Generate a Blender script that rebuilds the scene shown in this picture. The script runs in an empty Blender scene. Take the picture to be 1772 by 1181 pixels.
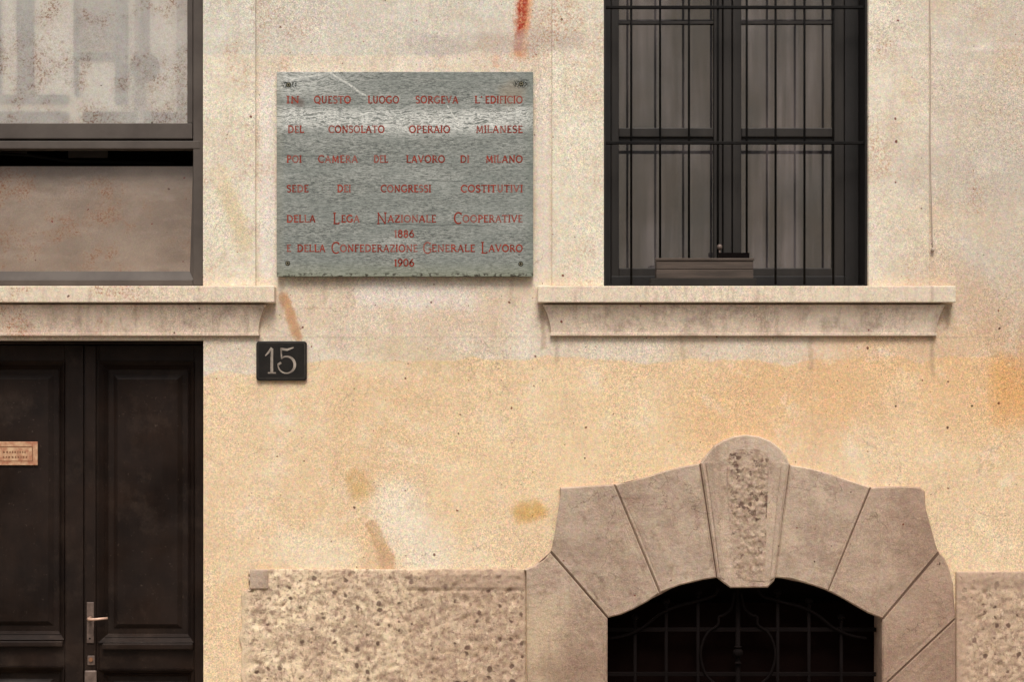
import bpy, bmesh, math, random
from mathutils import Vector, Matrix, noise as mnoise

random.seed(7)
S = bpy.context.scene
COL = S.collection
R = math.radians

# ------------------------------------------------------------------ camera, world, sun, exposure
CX, CY, CZ = 0.0, -7.0, 1.9          # eye, across the street; wall face is the plane y = 0
M = 0.0025                           # metres per photograph pixel on the wall plane
def X(px): return (px - 886) * M
def Z(py): return 1.05 + (1070 - py) * M
def AT(px, py, y):                   # point at depth y seen at a pixel
    k = (y - CY) / (-CY)
    return Vector((CX + (X(px) - CX) * k, y, CZ + (Z(py) - CZ) * k))

cam_d = bpy.data.cameras.new('camera'); cam = bpy.data.objects.new('camera', cam_d); COL.objects.link(cam)
cam.location = (CX, CY, CZ); cam.rotation_euler = (R(90), 0, 0)
W = 1772 * M
cam_d.sensor_width = 36; cam_d.lens = 36 * (-CY) / W
cam_d.shift_y = (Z(590.5) - CZ) / W
cam_d.clip_start = 0.1; cam_d.clip_end = 3000
cam_d.dof.use_dof = True; cam_d.dof.focus_distance = 6.97; cam_d.dof.aperture_fstop = 4.0
S.camera = cam

SUN_EL, SUN_AZ = 60, 178             # high and in front of the wall, veiled by cloud
w = bpy.data.worlds.new('World'); S.world = w; w.use_nodes = True
nt = w.node_tree; bg = nt.nodes['Background']
sky = nt.nodes.new('ShaderNodeTexSky'); sky.sky_type = 'NISHITA'; sky.sun_disc = False
sky.sun_elevation = R(SUN_EL); sky.sun_rotation = R(SUN_AZ); sky.air_density = 1.0; sky.dust_density = 4.0
hs = nt.nodes.new('ShaderNodeHueSaturation'); hs.inputs['Saturation'].default_value = 0.25
nt.links.new(sky.outputs[0], hs.inputs['Color']); nt.links.new(hs.outputs[0], bg.inputs['Color'])
bg.inputs['Strength'].default_value = 0.1
sd = bpy.data.lights.new('sun', 'SUN'); sun = bpy.data.objects.new('sun', sd); COL.objects.link(sun)
sd.energy = 1.7; sd.angle = R(22); sd.color = (1.0, 0.96, 0.90)
a, e = R(SUN_AZ), R(SUN_EL)
sdir = Vector((math.sin(a) * math.cos(e), math.cos(a) * math.cos(e), math.sin(e)))
sun.rotation_euler = sdir.to_track_quat('Z', 'Y').to_euler(); sun.location = sdir * 30
S.view_settings.view_transform = 'Standard'; S.view_settings.look = 'None'
S.view_settings.gamma = 1.0; S.view_settings.exposure = 0.60; S.view_settings.use_curve_mapping = False

# ------------------------------------------------------------------ node helpers
def lin(c):
    return tuple(((v / 255) / 12.92 if v / 255 <= 0.04045 else ((v / 255 + 0.055) / 1.055) ** 2.4) for v in c) + (1.0,)

class NB:
    def __init__(s, name):
        s.mat = bpy.data.materials.new(name); s.mat.use_nodes = True
        s.t = s.mat.node_tree; s.t.nodes.clear()
        s.out = s.t.nodes.new('ShaderNodeOutputMaterial')
        s.geo = s.t.nodes.new('ShaderNodeNewGeometry').outputs['Position']
    def n(s, kind, **kw):
        nd = s.t.nodes.new(kind)
        for k, v in kw.items(): setattr(nd, k, v)
        return nd
    def put(s, sock, v):
        if isinstance(v, bpy.types.NodeSocket): s.t.links.new(v, sock)
        elif v is not None: sock.default_value = v
    def math(s, op, a, b=None, clamp=False):
        nd = s.n('ShaderNodeMath', operation=op, use_clamp=clamp); s.put(nd.inputs[0], a); s.put(nd.inputs[1], b); return nd.outputs[0]
    def vec(s, op, a, b=None, sc=None):
        nd = s.n('ShaderNodeVectorMath', operation=op); s.put(nd.inputs[0], a)
        if b is not None: s.put(nd.inputs[1], b)
        if sc is not None: s.put(nd.inputs['Scale'], sc)
        return nd.outputs['Value'] if op in ('LENGTH', 'DISTANCE', 'DOT_PRODUCT') else nd.outputs[0]
    def scale(s, v, f): return s.vec('MULTIPLY', v, f)
    def noise(s, sc, det=4, rough=0.55, vec=None, dist=0.0, color=False):
        nd = s.n('ShaderNodeTexNoise'); s.put(nd.inputs['Vector'], vec or s.geo)
        nd.inputs['Scale'].default_value = sc; nd.inputs['Detail'].default_value = det
        nd.inputs['Roughness'].default_value = rough; nd.inputs['Distortion'].default_value = dist
        return nd.outputs['Color' if color else 'Fac']
    def voro(s, sc, vec=None, out='Distance', feat='F1'):
        nd = s.n('ShaderNodeTexVoronoi', feature=feat); s.put(nd.inputs['Vector'], vec or s.geo); nd.inputs['Scale'].default_value = sc
        return nd.outputs[out]
    def rng(s, v, a, b, c=0.0, d=1.0, smooth=False):
        nd = s.n('ShaderNodeMapRange', interpolation_type='SMOOTHSTEP' if smooth else 'LINEAR'); s.put(nd.inputs[0], v)
        for i, q in enumerate((a, b, c, d)): nd.inputs[i + 1].default_value = q
        return nd.outputs[0]
    def mix(s, f, a, b, mode='MIX'):
        nd = s.n('ShaderNodeMix', data_type='RGBA', blend_type=mode)
        s.put(nd.inputs[0], f); s.put(nd.inputs[6], a); s.put(nd.inputs[7], b); return nd.outputs[2]
    def xyz(s, v=None):
        nd = s.n('ShaderNodeSeparateXYZ'); s.put(nd.inputs[0], v or s.geo); return nd.outputs
    def flat(s, v):
        sp = s.xyz(v); c = s.n('ShaderNodeCombineXYZ'); s.put(c.inputs[0], sp[0]); s.put(c.inputs[1], sp[2]); return c.outputs[0]
    def seg(s, p0, p1, r0, r1, warp):                # soft capsule between two pixels on the wall, radii in pixels
        a = Vector((X(p0[0]), 0, Z(p0[1]))); b = Vector((X(p1[0]), 0, Z(p1[1]))); ab = b - a
        q = s.vec('MULTIPLY', warp, (1, 0, 1))
        pa = s.vec('SUBTRACT', q, tuple(a))
        h = s.math('DIVIDE', s.vec('DOT_PRODUCT', pa, tuple(ab)), max(ab.dot(ab), 1e-6), clamp=True)
        d = s.vec('LENGTH', s.vec('SUBTRACT', pa, s.vec('SCALE', tuple(ab), sc=h)))
        f = s.rng(d, r0 * M, r1 * M, 1, 0, True)
        if not hasattr(s, 'brk'): s.brk = s.math('SUBTRACT', s.noise(70, 3, 0.7), 0.5)
        return s.math('MULTIPLY', f, s.rng(s.math('ADD', f, s.math('MULTIPLY', s.brk, 1.6)), 0.1, 0.6))
    def warp(s, sc, amp, det=4):
        return s.vec('ADD', s.geo, s.vec('SCALE', s.vec('SUBTRACT', s.noise(sc, det, color=True), (.5, .5, .5)), sc=amp))
    def bsdf(s, col, rough=0.9, metal=0.0, spec=0.3, bump=None, dist=0.002, strength=1.0, **kw):
        p = s.n('ShaderNodeBsdfPrincipled'); s.put(p.inputs['Base Color'], col); s.put(p.inputs['Roughness'], rough)
        s.put(p.inputs['Metallic'], metal); p.inputs['Specular IOR Level'].default_value = spec
        for k, v in kw.items(): s.put(p.inputs[k], v)
        if bump is not None:
            b = s.n('ShaderNodeBump'); b.inputs['Strength'].default_value = strength; b.inputs['Distance'].default_value = dist
            s.put(b.inputs['Height'], bump); s.t.links.new(b.outputs[0], p.inputs['Normal'])
        s.t.links.new(p.outputs[0], s.out.inputs['Surface']); return p

def grain(b, col, amt=0.22, sc=150):
    """sand grains of weathered render, each with its own tone, clustered unevenly"""
    amt = min(1.0, amt * 2.1)
    wn = b.n('ShaderNodeTexWhiteNoise'); b.put(wn.inputs['Vector'], b.vec('SNAP', b.geo, (0.0031, 0.0031, 0.0031)))
    sp = b.n('ShaderNodeSeparateColor'); b.t.links.new(wn.outputs['Color'], sp.inputs[0])
    g = b.noise(sc * 0.5, 3, 0.8); gc = b.noise(sc * 0.4, 3, 0.7, color=True)
    tri = b.math('MULTIPLY', b.math('ADD', sp.outputs[0], sp.outputs[1]), 0.5)
    v = b.math('ADD', b.rng(g, 0.32, 0.68, -0.22, 0.20), b.rng(tri, 0.0, 1.0, -0.52, 0.52))
    where = b.rng(b.noise(2.6, 4), 0.36, 0.64, 0.45, 1.3)
    v = b.math('MULTIPLY', b.math('MULTIPLY', v, where), amt)
    col = b.mix(1.0, col, b.math('ADD', v, 1.0), 'MULTIPLY')
    tint = b.vec('ADD', b.vec('SCALE', b.vec('SUBTRACT', gc, (.5, .5, .5)), sc=0.8 * amt), (1, 1, 1))
    return b.mix(1.0, col, tint, 'MULTIPLY')

def specks(b, col, sc=9, thr=0.055, gate=0.84, c=(110, 30, 18)):
    wv = b.warp(60, 0.012, 2)
    nd = b.n('ShaderNodeTexVoronoi', feature='F1', voronoi_dimensions='2D'); b.put(nd.inputs['Vector'], b.flat(wv)); nd.inputs['Scale'].default_value = sc
    sep = b.n('ShaderNodeSeparateColor'); b.t.links.new(nd.outputs['Color'], sep.inputs[0])
    size = b.rng(sep.outputs[1], 0, 1, thr * 0.25, thr)
    m = b.math('MULTIPLY', b.math('LESS_THAN', nd.outputs['Distance'], size), b.math('GREATER_THAN', sep.outputs[0], gate))
    return b.mix(b.math('MULTIPLY', m, 0.85), col, b.mix(sep.outputs[2], lin(c), lin((45, 18, 14))))

def dust(b, col, msk=None, c=(176, 98, 52), sc=6.0, amt=0.8):
    """clusters of fine rust coloured dots over a faint ochre bloom"""
    cl = b.rng(b.noise(sc, 5, 0.7), 0.48, 0.66, 0, 1, True)
    dots = b.rng(b.noise(105, 3, 0.8), 0.50, 0.60, 0, 1)
    m2 = cl if msk is None else b.math('MULTIPLY', cl, msk)
    col = b.mix(b.math('MULTIPLY', m2, 0.12 * amt), col, lin((180, 138, 92)))
    return b.mix(b.math('MULTIPLY', b.math('MULTIPLY', m2, dots), amt), col, lin(c))

def crackle(b, col, c=(150, 128, 108), amt=0.5, sc=1.3):
    """sparse hairline cracks and faint trowel arcs"""
    v = b.n('ShaderNodeTexVoronoi', feature='DISTANCE_TO_EDGE'); b.put(v.inputs['Vector'], b.warp(3.0, 0.5, 6)); v.inputs['Scale'].default_value = sc
    line = b.rng(v.outputs['Distance'], 0.0, 0.0045, 1, 0)
    m = b.math('MULTIPLY', line, b.rng(b.noise(1.7, 3), 0.5, 0.58))
    return b.mix(b.math('MULTIPLY', m, amt), col, lin(c))

# ------------------------------------------------------------------ materials
def plaster(name, band=False):
    b = NB(name); x, y, z = b.xyz()
    lo, hi = lin((234, 208, 173)), lin((220, 204, 183))
    big = b.noise(1.1, 5, 0.6); mid = b.noise(4.5, 5, 0.6)
    # two coats of paint: the warm lower coat ends at an uneven line
    bound = b.math('ADD', b.rng(b.noise(2.2, 4, 0.5, vec=b.scale(b.geo, (1, 0, 0.2))), 0.35, 0.65, Z(640), Z(608)), b.rng(x, X(430), X(560), Z(658) - Z(625), 0))
    zz = b.math('SUBTRACT', z, bound)
    up = b.rng(b.math('ADD', zz, b.math('MULTIPLY', b.math('SUBTRACT', b.noise(60, 3), 0.5), 0.012)), -0.004, 0.006)
    warm = b.mix(b.rng(big, 0.35, 0.65), lo, lin((228, 196, 156)))
    warm = b.mix(b.rng(mid, 0.5, 0.72, 0, 0.55), warm, lin((240, 224, 196)))
    warm = b.mix(b.rng(b.noise(2.0, 4, vec=b.scale(b.geo, (1, 1, 1.6))), 0.52, 0.72, 0, 0.6), warm, lin((224, 188, 142)))
    cool = b.mix(b.rng(mid, 0.4, 0.62), hi, lin((230, 217, 198)))
    cool = b.mix(b.rng(x, X(1500), X(1700), 0, 0.6), cool, lin((194, 182, 167)))
    cool = b.mix(b.rng(b.noise(3.1, 4, 0.6), 0.5, 0.68, 0, 0.65), cool, lin((218, 196, 168)))
    if band: cool = b.mix(b.rng(x, X(1480), X(1540), 0.75, 0.25), cool, lin((230, 220, 198)))
    # older greyer repaint high on the wall, its lower edge visible left of the tablet
    topm = b.math('MULTIPLY', b.rng(z, Z(97), Z(93)), b.rng(x, X(840), X(1000), 0.5, 0.12))
    cool = b.mix(topm, cool, lin((204, 202, 192)))
    # rain streaks
    st = b.noise(9, 4, 0.6, vec=b.scale(b.geo, (2.6, 1, 0.16)))
    cool = b.mix(b.rng(st, 0.5, 0.75, 0, 0.35), cool, lin((204, 186, 166)))
    col = b.mix(up, warm, cool)
    # pinker zone at and just below sill level
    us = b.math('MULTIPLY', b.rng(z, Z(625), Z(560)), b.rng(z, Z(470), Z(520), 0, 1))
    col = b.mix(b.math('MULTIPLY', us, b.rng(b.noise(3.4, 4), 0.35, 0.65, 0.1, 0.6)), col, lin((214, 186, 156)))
    wv = b.warp(7, 0.10, 5); wf = b.warp(28, 0.035, 4)
    def st_(col, p0, p1, r0, r1, c, amt=1.0, wp=None):
        f = b.seg(p0, p1, r0, r1, wp or wv)
        return b.mix(b.math('MULTIPLY', f, amt), col, lin(c))
    col = st_(col, (690, 880), (735, 960), 5, 95, (242, 230, 208), 0.78)
    col = st_(col, (500, 950), (590, 965), 5, 70, (240, 222, 192), 0.75)
    col = st_(col, (820, 800), (1180, 740), 20, 190, (236, 208, 168), 0.55)
    col = st_(col, (1500, 640), (1700, 660), 30, 170, (224, 178, 128), 0.55)
    col = st_(col, (1560, 680), (1590, 790), 5, 60, (238, 208, 170), 0.55)
    col = st_(col, (1750, 650), (1760, 700), 10, 80, (220, 164, 102), 0.75)
    col = st_(col, (1250, 720), (1400, 700), 10, 160, (224, 178, 128), 0.55)
    col = st_(col, (905, 888), (930, 885), 2, 34, (206, 160, 88), 0.8)
    col = st_(col, (615, 830), (625, 848), 2, 36, (208, 170, 112), 0.7)
    col = st_(col, (645, 912), (668, 965), 6, 17, (204, 168, 128), 0.95, wf)
    col = st_(col, (668, 965), (672, 995), 8, 22, (208, 170, 134), 0.9, wf)
    col = st_(col, (492, 515), (515, 582), 3, 16, (188, 132, 84), 0.75, wf)
    wr = b.vec('ADD', b.warp(45, 0.02, 4), b.vec('SCALE', b.vec('SUBTRACT', b.noise(9, 3, color=True, vec=b.scale(b.geo, (1, 1, 0.4))), (.5, .5, .5)), sc=0.05))
    col = st_(col, (908, -10), (899, 92), 2, 24, (216, 132, 66), 0.75, wr)
    rg = b.rng(b.noise(85, 3, 0.75), 0.36, 0.52, 0.15, 1)
    col = b.mix(b.math('MULTIPLY', b.math('MULTIPLY', b.seg((905, -10), (895, 80), 2, 13, wr), rg), 0.95), col, lin((164, 40, 22)))
    col = st_(col, (856, 100), (860, 108), 1, 12, (214, 130, 66), 0.6, wf)
    col = st_(col, (720, 76), (1000, 70), 4, 30, (190, 176, 164), 0.6)
    col = st_(col, (1110, 505), (1500, 512), 1, 26, (170, 146, 126), 0.35, wf)
    col = st_(col, (380, 300), (425, 420), 1, 30, (204, 180, 128), 0.45, wf)
    col = st_(col, (1440, 470), (1460, 480), 1, 26, (160, 140, 124), 0.4, wf)
    for p0, p1, r0, r1, c, am in (((1500, 84), (1772, 82), 1, 12, (226, 214, 198), .6), ((700, 100), (1040, 104), 2, 16, (232, 218, 198), .6), ((1600, 300), (1772, 310), 10, 90, (186, 172, 158), .35), ((1640, 470), (1772, 600), 10, 70, (198, 164, 132), .45), ((380, 690), (420, 900), 10, 60, (236, 208, 172), .5), ((640, 600), (800, 640), 5, 50, (212, 186, 146), .4)):
        col = b.mix(b.math('MULTIPLY', b.seg(p0, p1, r0, r1, wv), am), col, lin(c))
    # cloudy grime, darker and pinker in places
    cl = b.noise(6.5, 6, 0.68, vec=b.warp(2.5, 0.25, 4))
    col = b.mix(b.rng(cl, 0.50, 0.72, 0, 0.36), col, lin((200, 168, 140)))
    col = b.mix(b.rng(cl, 0.46, 0.30, 0, 0.40), col, lin((244, 230, 210)))
    col = b.mix(b.math('MULTIPLY', b.seg((462, 140), (462, 470), 3, 24, wf), 0.6), col, lin((236, 226, 214)))  # pale glow round the tablet, here and below, painted into the wall
    col = b.mix(b.math('MULTIPLY', b.seg((940, 150), (940, 460), 3, 22, wf), 0.5), col, lin((234, 222, 208)))
    col = b.mix(b.math('MULTIPLY', b.seg((640, 505), (800, 515), 5, 45, wv), 0.55), col, lin((234, 224, 214)))
    for px, ln, am in ((938, 70, .5), (962, 40, .4), (1180, 38, .35), (1402, 52, .4), (1612, 60, .5), (1638, 34, .5), (486, 60, .4), (560, 36, .3), (884, 44, .3), (448, 46, .4)):
        y0_ = 488 if px in (486, 560, 884) else (532 if px in (938, 1638) else 586)
        col = b.mix(b.math('MULTIPLY', b.seg((px, y0_), (px + 2, y0_ + ln), 0.5, 9, wf), am), col, lin((164, 138, 116)))
    # a second lift of render stops at the level of the sill mouldings
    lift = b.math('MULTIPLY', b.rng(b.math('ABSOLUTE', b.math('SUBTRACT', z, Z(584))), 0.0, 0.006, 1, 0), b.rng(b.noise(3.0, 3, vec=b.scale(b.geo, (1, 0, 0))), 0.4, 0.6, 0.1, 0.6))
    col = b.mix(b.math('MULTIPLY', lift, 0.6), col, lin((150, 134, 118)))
    col = crackle(b, col)
    col = b.mix(1.0, col, b.rng(b.noise(26, 4, 0.7), 0.3, 0.7, 0.93, 1.06), 'MULTIPLY')
    col = grain(b, col, 0.30); col = specks(b, col); col = specks(b, col, 22, 0.06, 0.84, (140, 62, 30))
    col = dust(b, col, b.rng(z, Z(560), Z(440), 0.25, 0.8), (176, 104, 60), 2.4, 0.75)
    h = b.math('ADD', b.noise(110, 4, 0.7), b.math('MULTIPLY', mid, 1.5))
    b.bsdf(col, 0.92, spec=0.15, bump=h, dist=0.003, strength=0.55)
    return b.mat

def sillstone():
    b = NB('sill_render'); x, y, z = b.xyz()
    col = b.mix(b.rng(b.noise(3.3, 5, 0.6), 0.35, 0.65), lin((222, 202, 180)), lin((208, 186, 166)))
    st = b.noise(7, 4, 0.6, vec=b.scale(b.geo, (2, 1, 0.5)))
    col = b.mix(b.rng(st, 0.5, 0.7, 0, 0.3), col, lin((190, 166, 146)))
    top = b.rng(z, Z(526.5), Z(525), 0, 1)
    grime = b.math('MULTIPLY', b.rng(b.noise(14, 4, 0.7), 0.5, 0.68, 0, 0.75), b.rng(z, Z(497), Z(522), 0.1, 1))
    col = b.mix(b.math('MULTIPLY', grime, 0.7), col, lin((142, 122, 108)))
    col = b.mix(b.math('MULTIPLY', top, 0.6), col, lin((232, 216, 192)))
    left = b.rng(x, X(120), X(340), 1, 0.12)
    drip = b.noise(15, 4, 0.7, vec=b.scale(b.geo, (1.6, 1, 0.22)))
    col = b.mix(b.rng(drip, 0.52, 0.72, 0, 0.5), col, lin((150, 126, 108)))
    col = dust(b, col, left, (160, 86, 46), 4.0, 1.0)
    col = grain(b, col, 0.26); col = specks(b, col)
    b.bsdf(col, 0.9, spec=0.15, bump=b.noise(90, 4, 0.7), dist=0.002, strength=0.5)
    return b.mat

def dressed():
    b = NB('dressed_stone'); x, y, z = b.xyz()
    col = b.mix(b.rng(b.noise(2.6, 5, 0.6), 0.35, 0.65), lin((194, 172, 152)), lin((178, 154, 134)))
    col = b.mix(b.rng(b.noise(9, 5, 0.65), 0.5, 0.72, 0, 0.6), col, lin((210, 188, 162)))
    col = b.mix(b.rng(b.noise(16, 4, 0.7), 0.56, 0.72, 0, 0.7), col, lin((134, 110, 95)))
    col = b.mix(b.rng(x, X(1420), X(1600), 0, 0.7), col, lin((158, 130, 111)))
    col = b.mix(b.math('MULTIPLY', b.rng(x, X(1000), X(940)), b.rng(z, Z(1010), Z(1080))), col, lin((218, 194, 164)))
    oi = b.n('ShaderNodeObjectInfo').outputs['Random']
    col = b.mix(1.0, col, b.rng(oi, 0, 1, 0.88, 1.08), 'MULTIPLY')
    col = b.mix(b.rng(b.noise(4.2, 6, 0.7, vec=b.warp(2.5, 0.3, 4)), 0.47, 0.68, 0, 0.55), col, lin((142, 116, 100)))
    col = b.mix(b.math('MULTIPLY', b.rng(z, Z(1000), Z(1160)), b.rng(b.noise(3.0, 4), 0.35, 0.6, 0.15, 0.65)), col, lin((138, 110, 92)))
    dr = b.noise(11, 4, 0.7, vec=b.scale(b.geo, (1.6, 1, 0.3)))
    col = b.mix(b.rng(dr, 0.54, 0.7, 0, 0.4), col, lin((150, 126, 108)))
    col = crackle(b, col, (104, 82, 70), 0.7, 2.2)
    col = grain(b, col, 0.20, 130); col = specks(b, col, 13, 0.05, 0.86)
    b.bsdf(col, 0.93, spec=0.12, bump=b.math('ADD', b.noise(60, 5, 0.7), b.noise(14, 4)), dist=0.006, strength=0.7)
    return b.mat

def pitted():
    b = NB('pitted_stone'); x, y, z = b.xyz()
    wv = b.warp(9, 0.05, 4)
    col = b.mix(b.rng(b.noise(5.0, 4, 0.6), 0.38, 0.62), lin((244, 220, 186)), lin((212, 186, 158)))
    col = b.mix(b.rng(b.math('ADD', x, b.math('MULTIPLY', b.noise(4, 3), 0.4)), X(640), X(900), 0, 0.75), col, lin((188, 160, 136)))
    col = b.mix(b.rng(b.noise(25, 5, 0.7, vec=wv), 0.45, 0.62, 0, 0.85), col, lin((164, 138, 118)))
    col = b.mix(b.rng(b.noise(62, 3, 0.65, vec=wv), 0.50, 0.64, 0, 0.75), col, lin((138, 112, 96)))
    v = b.n('ShaderNodeTexVoronoi', feature='F1', voronoi_dimensions='2D'); b.put(v.inputs['Vector'], b.flat(b.warp(30, 0.03, 4))); v.inputs['Scale'].default_value = 21
    sp = b.n('ShaderNodeSeparateColor'); b.t.links.new(v.outputs['Color'], sp.inputs[0])
    rad = b.rng(sp.outputs[0], 0.45, 1.0, 0.0, 0.32)
    pits = b.rng(b.math('SUBTRACT', rad, v.outputs['Distance']), 0.0, 0.16, 0, 1, True)
    col = b.mix(b.math('MULTIPLY', pits, 0.85), col, lin((98, 76, 66)))
    col = b.mix(b.rng(b.noise(36, 3, 0.6), 0.60, 0.7, 0, 0.6), col, lin((244, 220, 186)))
    cap = b.math('MULTIPLY', b.rng(z, Z(1024), Z(1018)), b.rng(x, X(700), X(860), 0.1, 0.65))
    col = b.mix(cap, col, lin((176, 150, 130)))
    edge = b.math('MULTIPLY', b.rng(b.math('ADD', x, b.math('MULTIPLY', b.noise(16, 4), 0.12)), X(436) + 0.06, X(416) + 0.06), b.rng(x, X(1300), X(1200)))
    edge = b.math('MAXIMUM', edge, b.math('MULTIPLY', b.rng(b.math('ADD', x, b.math('MULTIPLY', b.noise(12, 4), 0.16)), X(1690) + 0.08, X(1665) + 0.08), b.rng(x, X(1300), X(1400), 0, 0.9)))
    col = b.mix(b.math('MULTIPLY', edge, 0.8), col, b.mix(b.rng(x, X(1300), X(1400)), lin((226, 200, 168)), lin((186, 158, 136))))
    col = grain(b, col, 0.16, 130)
    h = b.math('SUBTRACT', b.noise(26, 5, 0.75, vec=wv), b.math('MULTIPLY', pits, 0.8))
    b.bsdf(col, 0.95, spec=0.1, bump=h, dist=0.006, strength=0.45)
    return b.mat

def slate():
    b = NB('grey_marble'); x, y, z = b.xyz()
    g = b.scale(b.geo, (0.7, 1, 3.2))
    base = b.mix(b.rng(b.noise(85, 4, 0.8, vec=g), 0.38, 0.62), lin((62, 68, 64)), lin((162, 164, 156)))
    base = b.mix(b.rng(b.noise(5, 4, vec=g), 0.4, 0.6, 0, 0.4), base, lin((124, 130, 124)))
    # pale drawn-out veins, dense in a band across the upper third
    wz = b.vec('ADD', g, b.vec('SCALE', b.noise(3.5, 4, color=True), sc=0.45))
    v = b.noise(34, 4, 0.72, vec=b.scale(wz, (0.55, 1, 1.6)))
    ridge = b.math('ABSOLUTE', b.math('SUBTRACT', v, 0.52))
    vein = b.rng(ridge, 0.0, 0.075, 1, 0)
    zz = b.math('ADD', z, b.math('MULTIPLY', b.math('SUBTRACT', b.noise(2.4, 3), 0.5), 0.10))
    band = b.math('MULTIPLY', b.rng(zz, Z(245), Z(215), 0, 1, True), b.rng(zz, Z(175), Z(200), 0, 1, True))
    band2 = b.math('MULTIPLY', b.rng(z, Z(182), Z(160), 0, 1), b.rng(x, X(500), X(680), 0.8, 0.0))
    f = b.math('MAXIMUM', b.math('MAXIMUM', band, band2), b.rng(b.noise(3, 4, vec=g), 0.5, 0.7, 0.06, 0.35))
    base = b.mix(b.math('MULTIPLY', vein, f), base, lin((240, 238, 230)))
    wf = b.warp(16, 0.02, 4)
    for p0, p1, r in (((575, 128), (632, 166), 3.2), ((480, 158), (512, 138), 3), ((512, 138), (575, 128), 2.5), ((775, 186), (790, 208), 1.8)):
        base = b.mix(b.math('MULTIPLY', b.seg(p0, p1, 0.4, r, wf), b.rng(b.noise(120, 2), 0.4, 0.6, 0.15, 0.8)), base, lin((224, 222, 212)))
    for p0, p1, r in (((480, 270), (560, 272), 2.5), ((480, 382), (500, 383), 2), ((500, 357), (530, 362), 2), ((640, 388), (840, 392), 2.5), ((740, 314), (800, 316), 2)):
        base = b.mix(b.math('MULTIPLY', b.seg(p0, p1, 0.2, r, wf), 0.5), base, lin((66, 72, 68)))
    # weathered edges: mossy along the bottom and right edge, browner at the upper right, dark round the fixings
    base = b.mix(b.rng(z, Z(452), Z(478), 0, 0.5), base, lin((140, 142, 116)))
    base = b.mix(b.rng(x, X(905), X(920), 0, 0.35), base, lin((112, 120, 108)))
    base = b.mix(b.rng(x, X(496), X(482), 0, 0.35), base, lin((142, 138, 120)))
    base = b.mix(b.math('MULTIPLY', b.seg((880, 165), (890, 160), 2, 38, wf), 0.45), base, lin((150, 132, 106)))
    base = b.mix(b.math('MULTIPLY', b.rng(z, Z(472), Z(476)), b.rng(b.noise(60, 3), 0.5, 0.6)), base, lin((60, 56, 44)))
    for p in ((501, 149), (902, 147)):
        base = b.mix(b.math('MULTIPLY', b.seg((p[0] - 6, p[1]), (p[0] + 9, p[1]), 3, 11, wf), b.rng(b.noise(170, 2), 0.44, 0.56, 0, 0.95)), base, lin((26, 30, 24)))
    base = b.mix(b.math('MULTIPLY', b.seg((512, 176), (522, 180), 3, 13, wf), 0.6), base, lin((92, 70, 62)))
    b.bsdf(base, 0.62, spec=0.35, bump=b.noise(140, 3, 0.7, vec=g), dist=0.0012, strength=0.5)
    return b.mat

def simple(name, c, rough=0.6, metal=0.0, spec=0.4, c2=None, sc=6, bsc=60, bs=0.3, bd=0.001, stretch=(1, 1, 1), speck=False):
    b = NB(name)
    f = b.noise(sc, 5, 0.6, vec=b.scale(b.geo, stretch))
    col = b.mix(b.rng(f, 0.35, 0.65), lin(c), lin(c2 or tuple(min(255, int(v * 1.25)) for v in c)))
    if speck: col = specks(b, col, 12, 0.05, 0.9)
    b.bsdf(col, rough, metal, spec, bump=b.noise(bsc, 3, 0.6, vec=b.scale(b.geo, stretch)), dist=bd, strength=bs)
    return b.mat

def doorpaint():
    b = NB('door_varnish'); x, y, z = b.xyz()
    col = b.mix(b.rng(b.noise(4, 5, 0.6), 0.35, 0.65), lin((22, 13, 9)), lin((42, 29, 22)))
    col = b.mix(b.rng(b.noise(30, 4, 0.6, vec=b.scale(b.geo, (3, 1, 0.25))), 0.4, 0.7, 0, 0.5), col, lin((30, 21, 16)))
    col = b.mix(b.rng(b.noise(3.2, 6, 0.75), 0.54, 0.72, 0, 0.4), col, lin((74, 60, 50)))
    col = b.mix(b.rng(b.noise(70, 3, 0.7), 0.66, 0.72, 0, 0.5), col, lin((92, 78, 66)))
    rough = b.rng(b.noise(5, 4, 0.6), 0.35, 0.65, 0.40, 0.68)
    b.bsdf(col, rough, spec=0.2, bump=b.noise(24, 4, 0.6, vec=b.scale(b.geo, (3, 1, 0.2))), dist=0.0015, strength=0.3)
    return b.mat

def thin_glass():
    b = NB('window_glass')
    tr = b.n('ShaderNodeBsdfTransparent'); tr.inputs[0].default_value = (0.76, 0.77, 0.79, 1)
    gl = b.n('ShaderNodeBsdfGlossy'); gl.inputs['Roughness'].default_value = 0.04; gl.inputs[0].default_value = (0.9, 0.88, 0.85, 1)
    bp = b.n('ShaderNodeBump'); bp.inputs['Strength'].default_value = 0.05; bp.inputs['Distance'].default_value = 0.01
    b.put(bp.inputs['Height'], b.noise(3.5, 2)); b.t.links.new(bp.outputs[0], gl.inputs['Normal'])
    mx = b.n('ShaderNodeMixShader'); mx.inputs[0].default_value = 0.19
    b.t.links.new(tr.outputs[0], mx.inputs[1]); b.t.links.new(gl.outputs[0], mx.inputs[2]); b.t.links.new(mx.outputs[0], b.out.inputs['Surface'])
    return b.mat

def mirror_glass():
    b = NB('coated_glass'); x, y, z = b.xyz()
    col = b.mix(b.rng(b.noise(3, 4), 0.35, 0.65), (1.0, 0.95, 0.87, 1), (0.98, 0.91, 0.83, 1))
    col = dust(b, col, None, (160, 98, 56), 5.5, 0.75)
    col = grain(b, col, 0.18, 150); col = specks(b, col)
    film = b.rng(b.noise(4, 4), 0.3, 0.7, 0.0, 0.008)
    met = b.rng(b.noise(5, 3), 0.3, 0.7, 0.66, 0.58)
    b.bsdf(col, film, met, spec=0.5, bump=b.noise(2.0, 1), dist=0.004, strength=0.06)
    return b.mat

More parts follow.
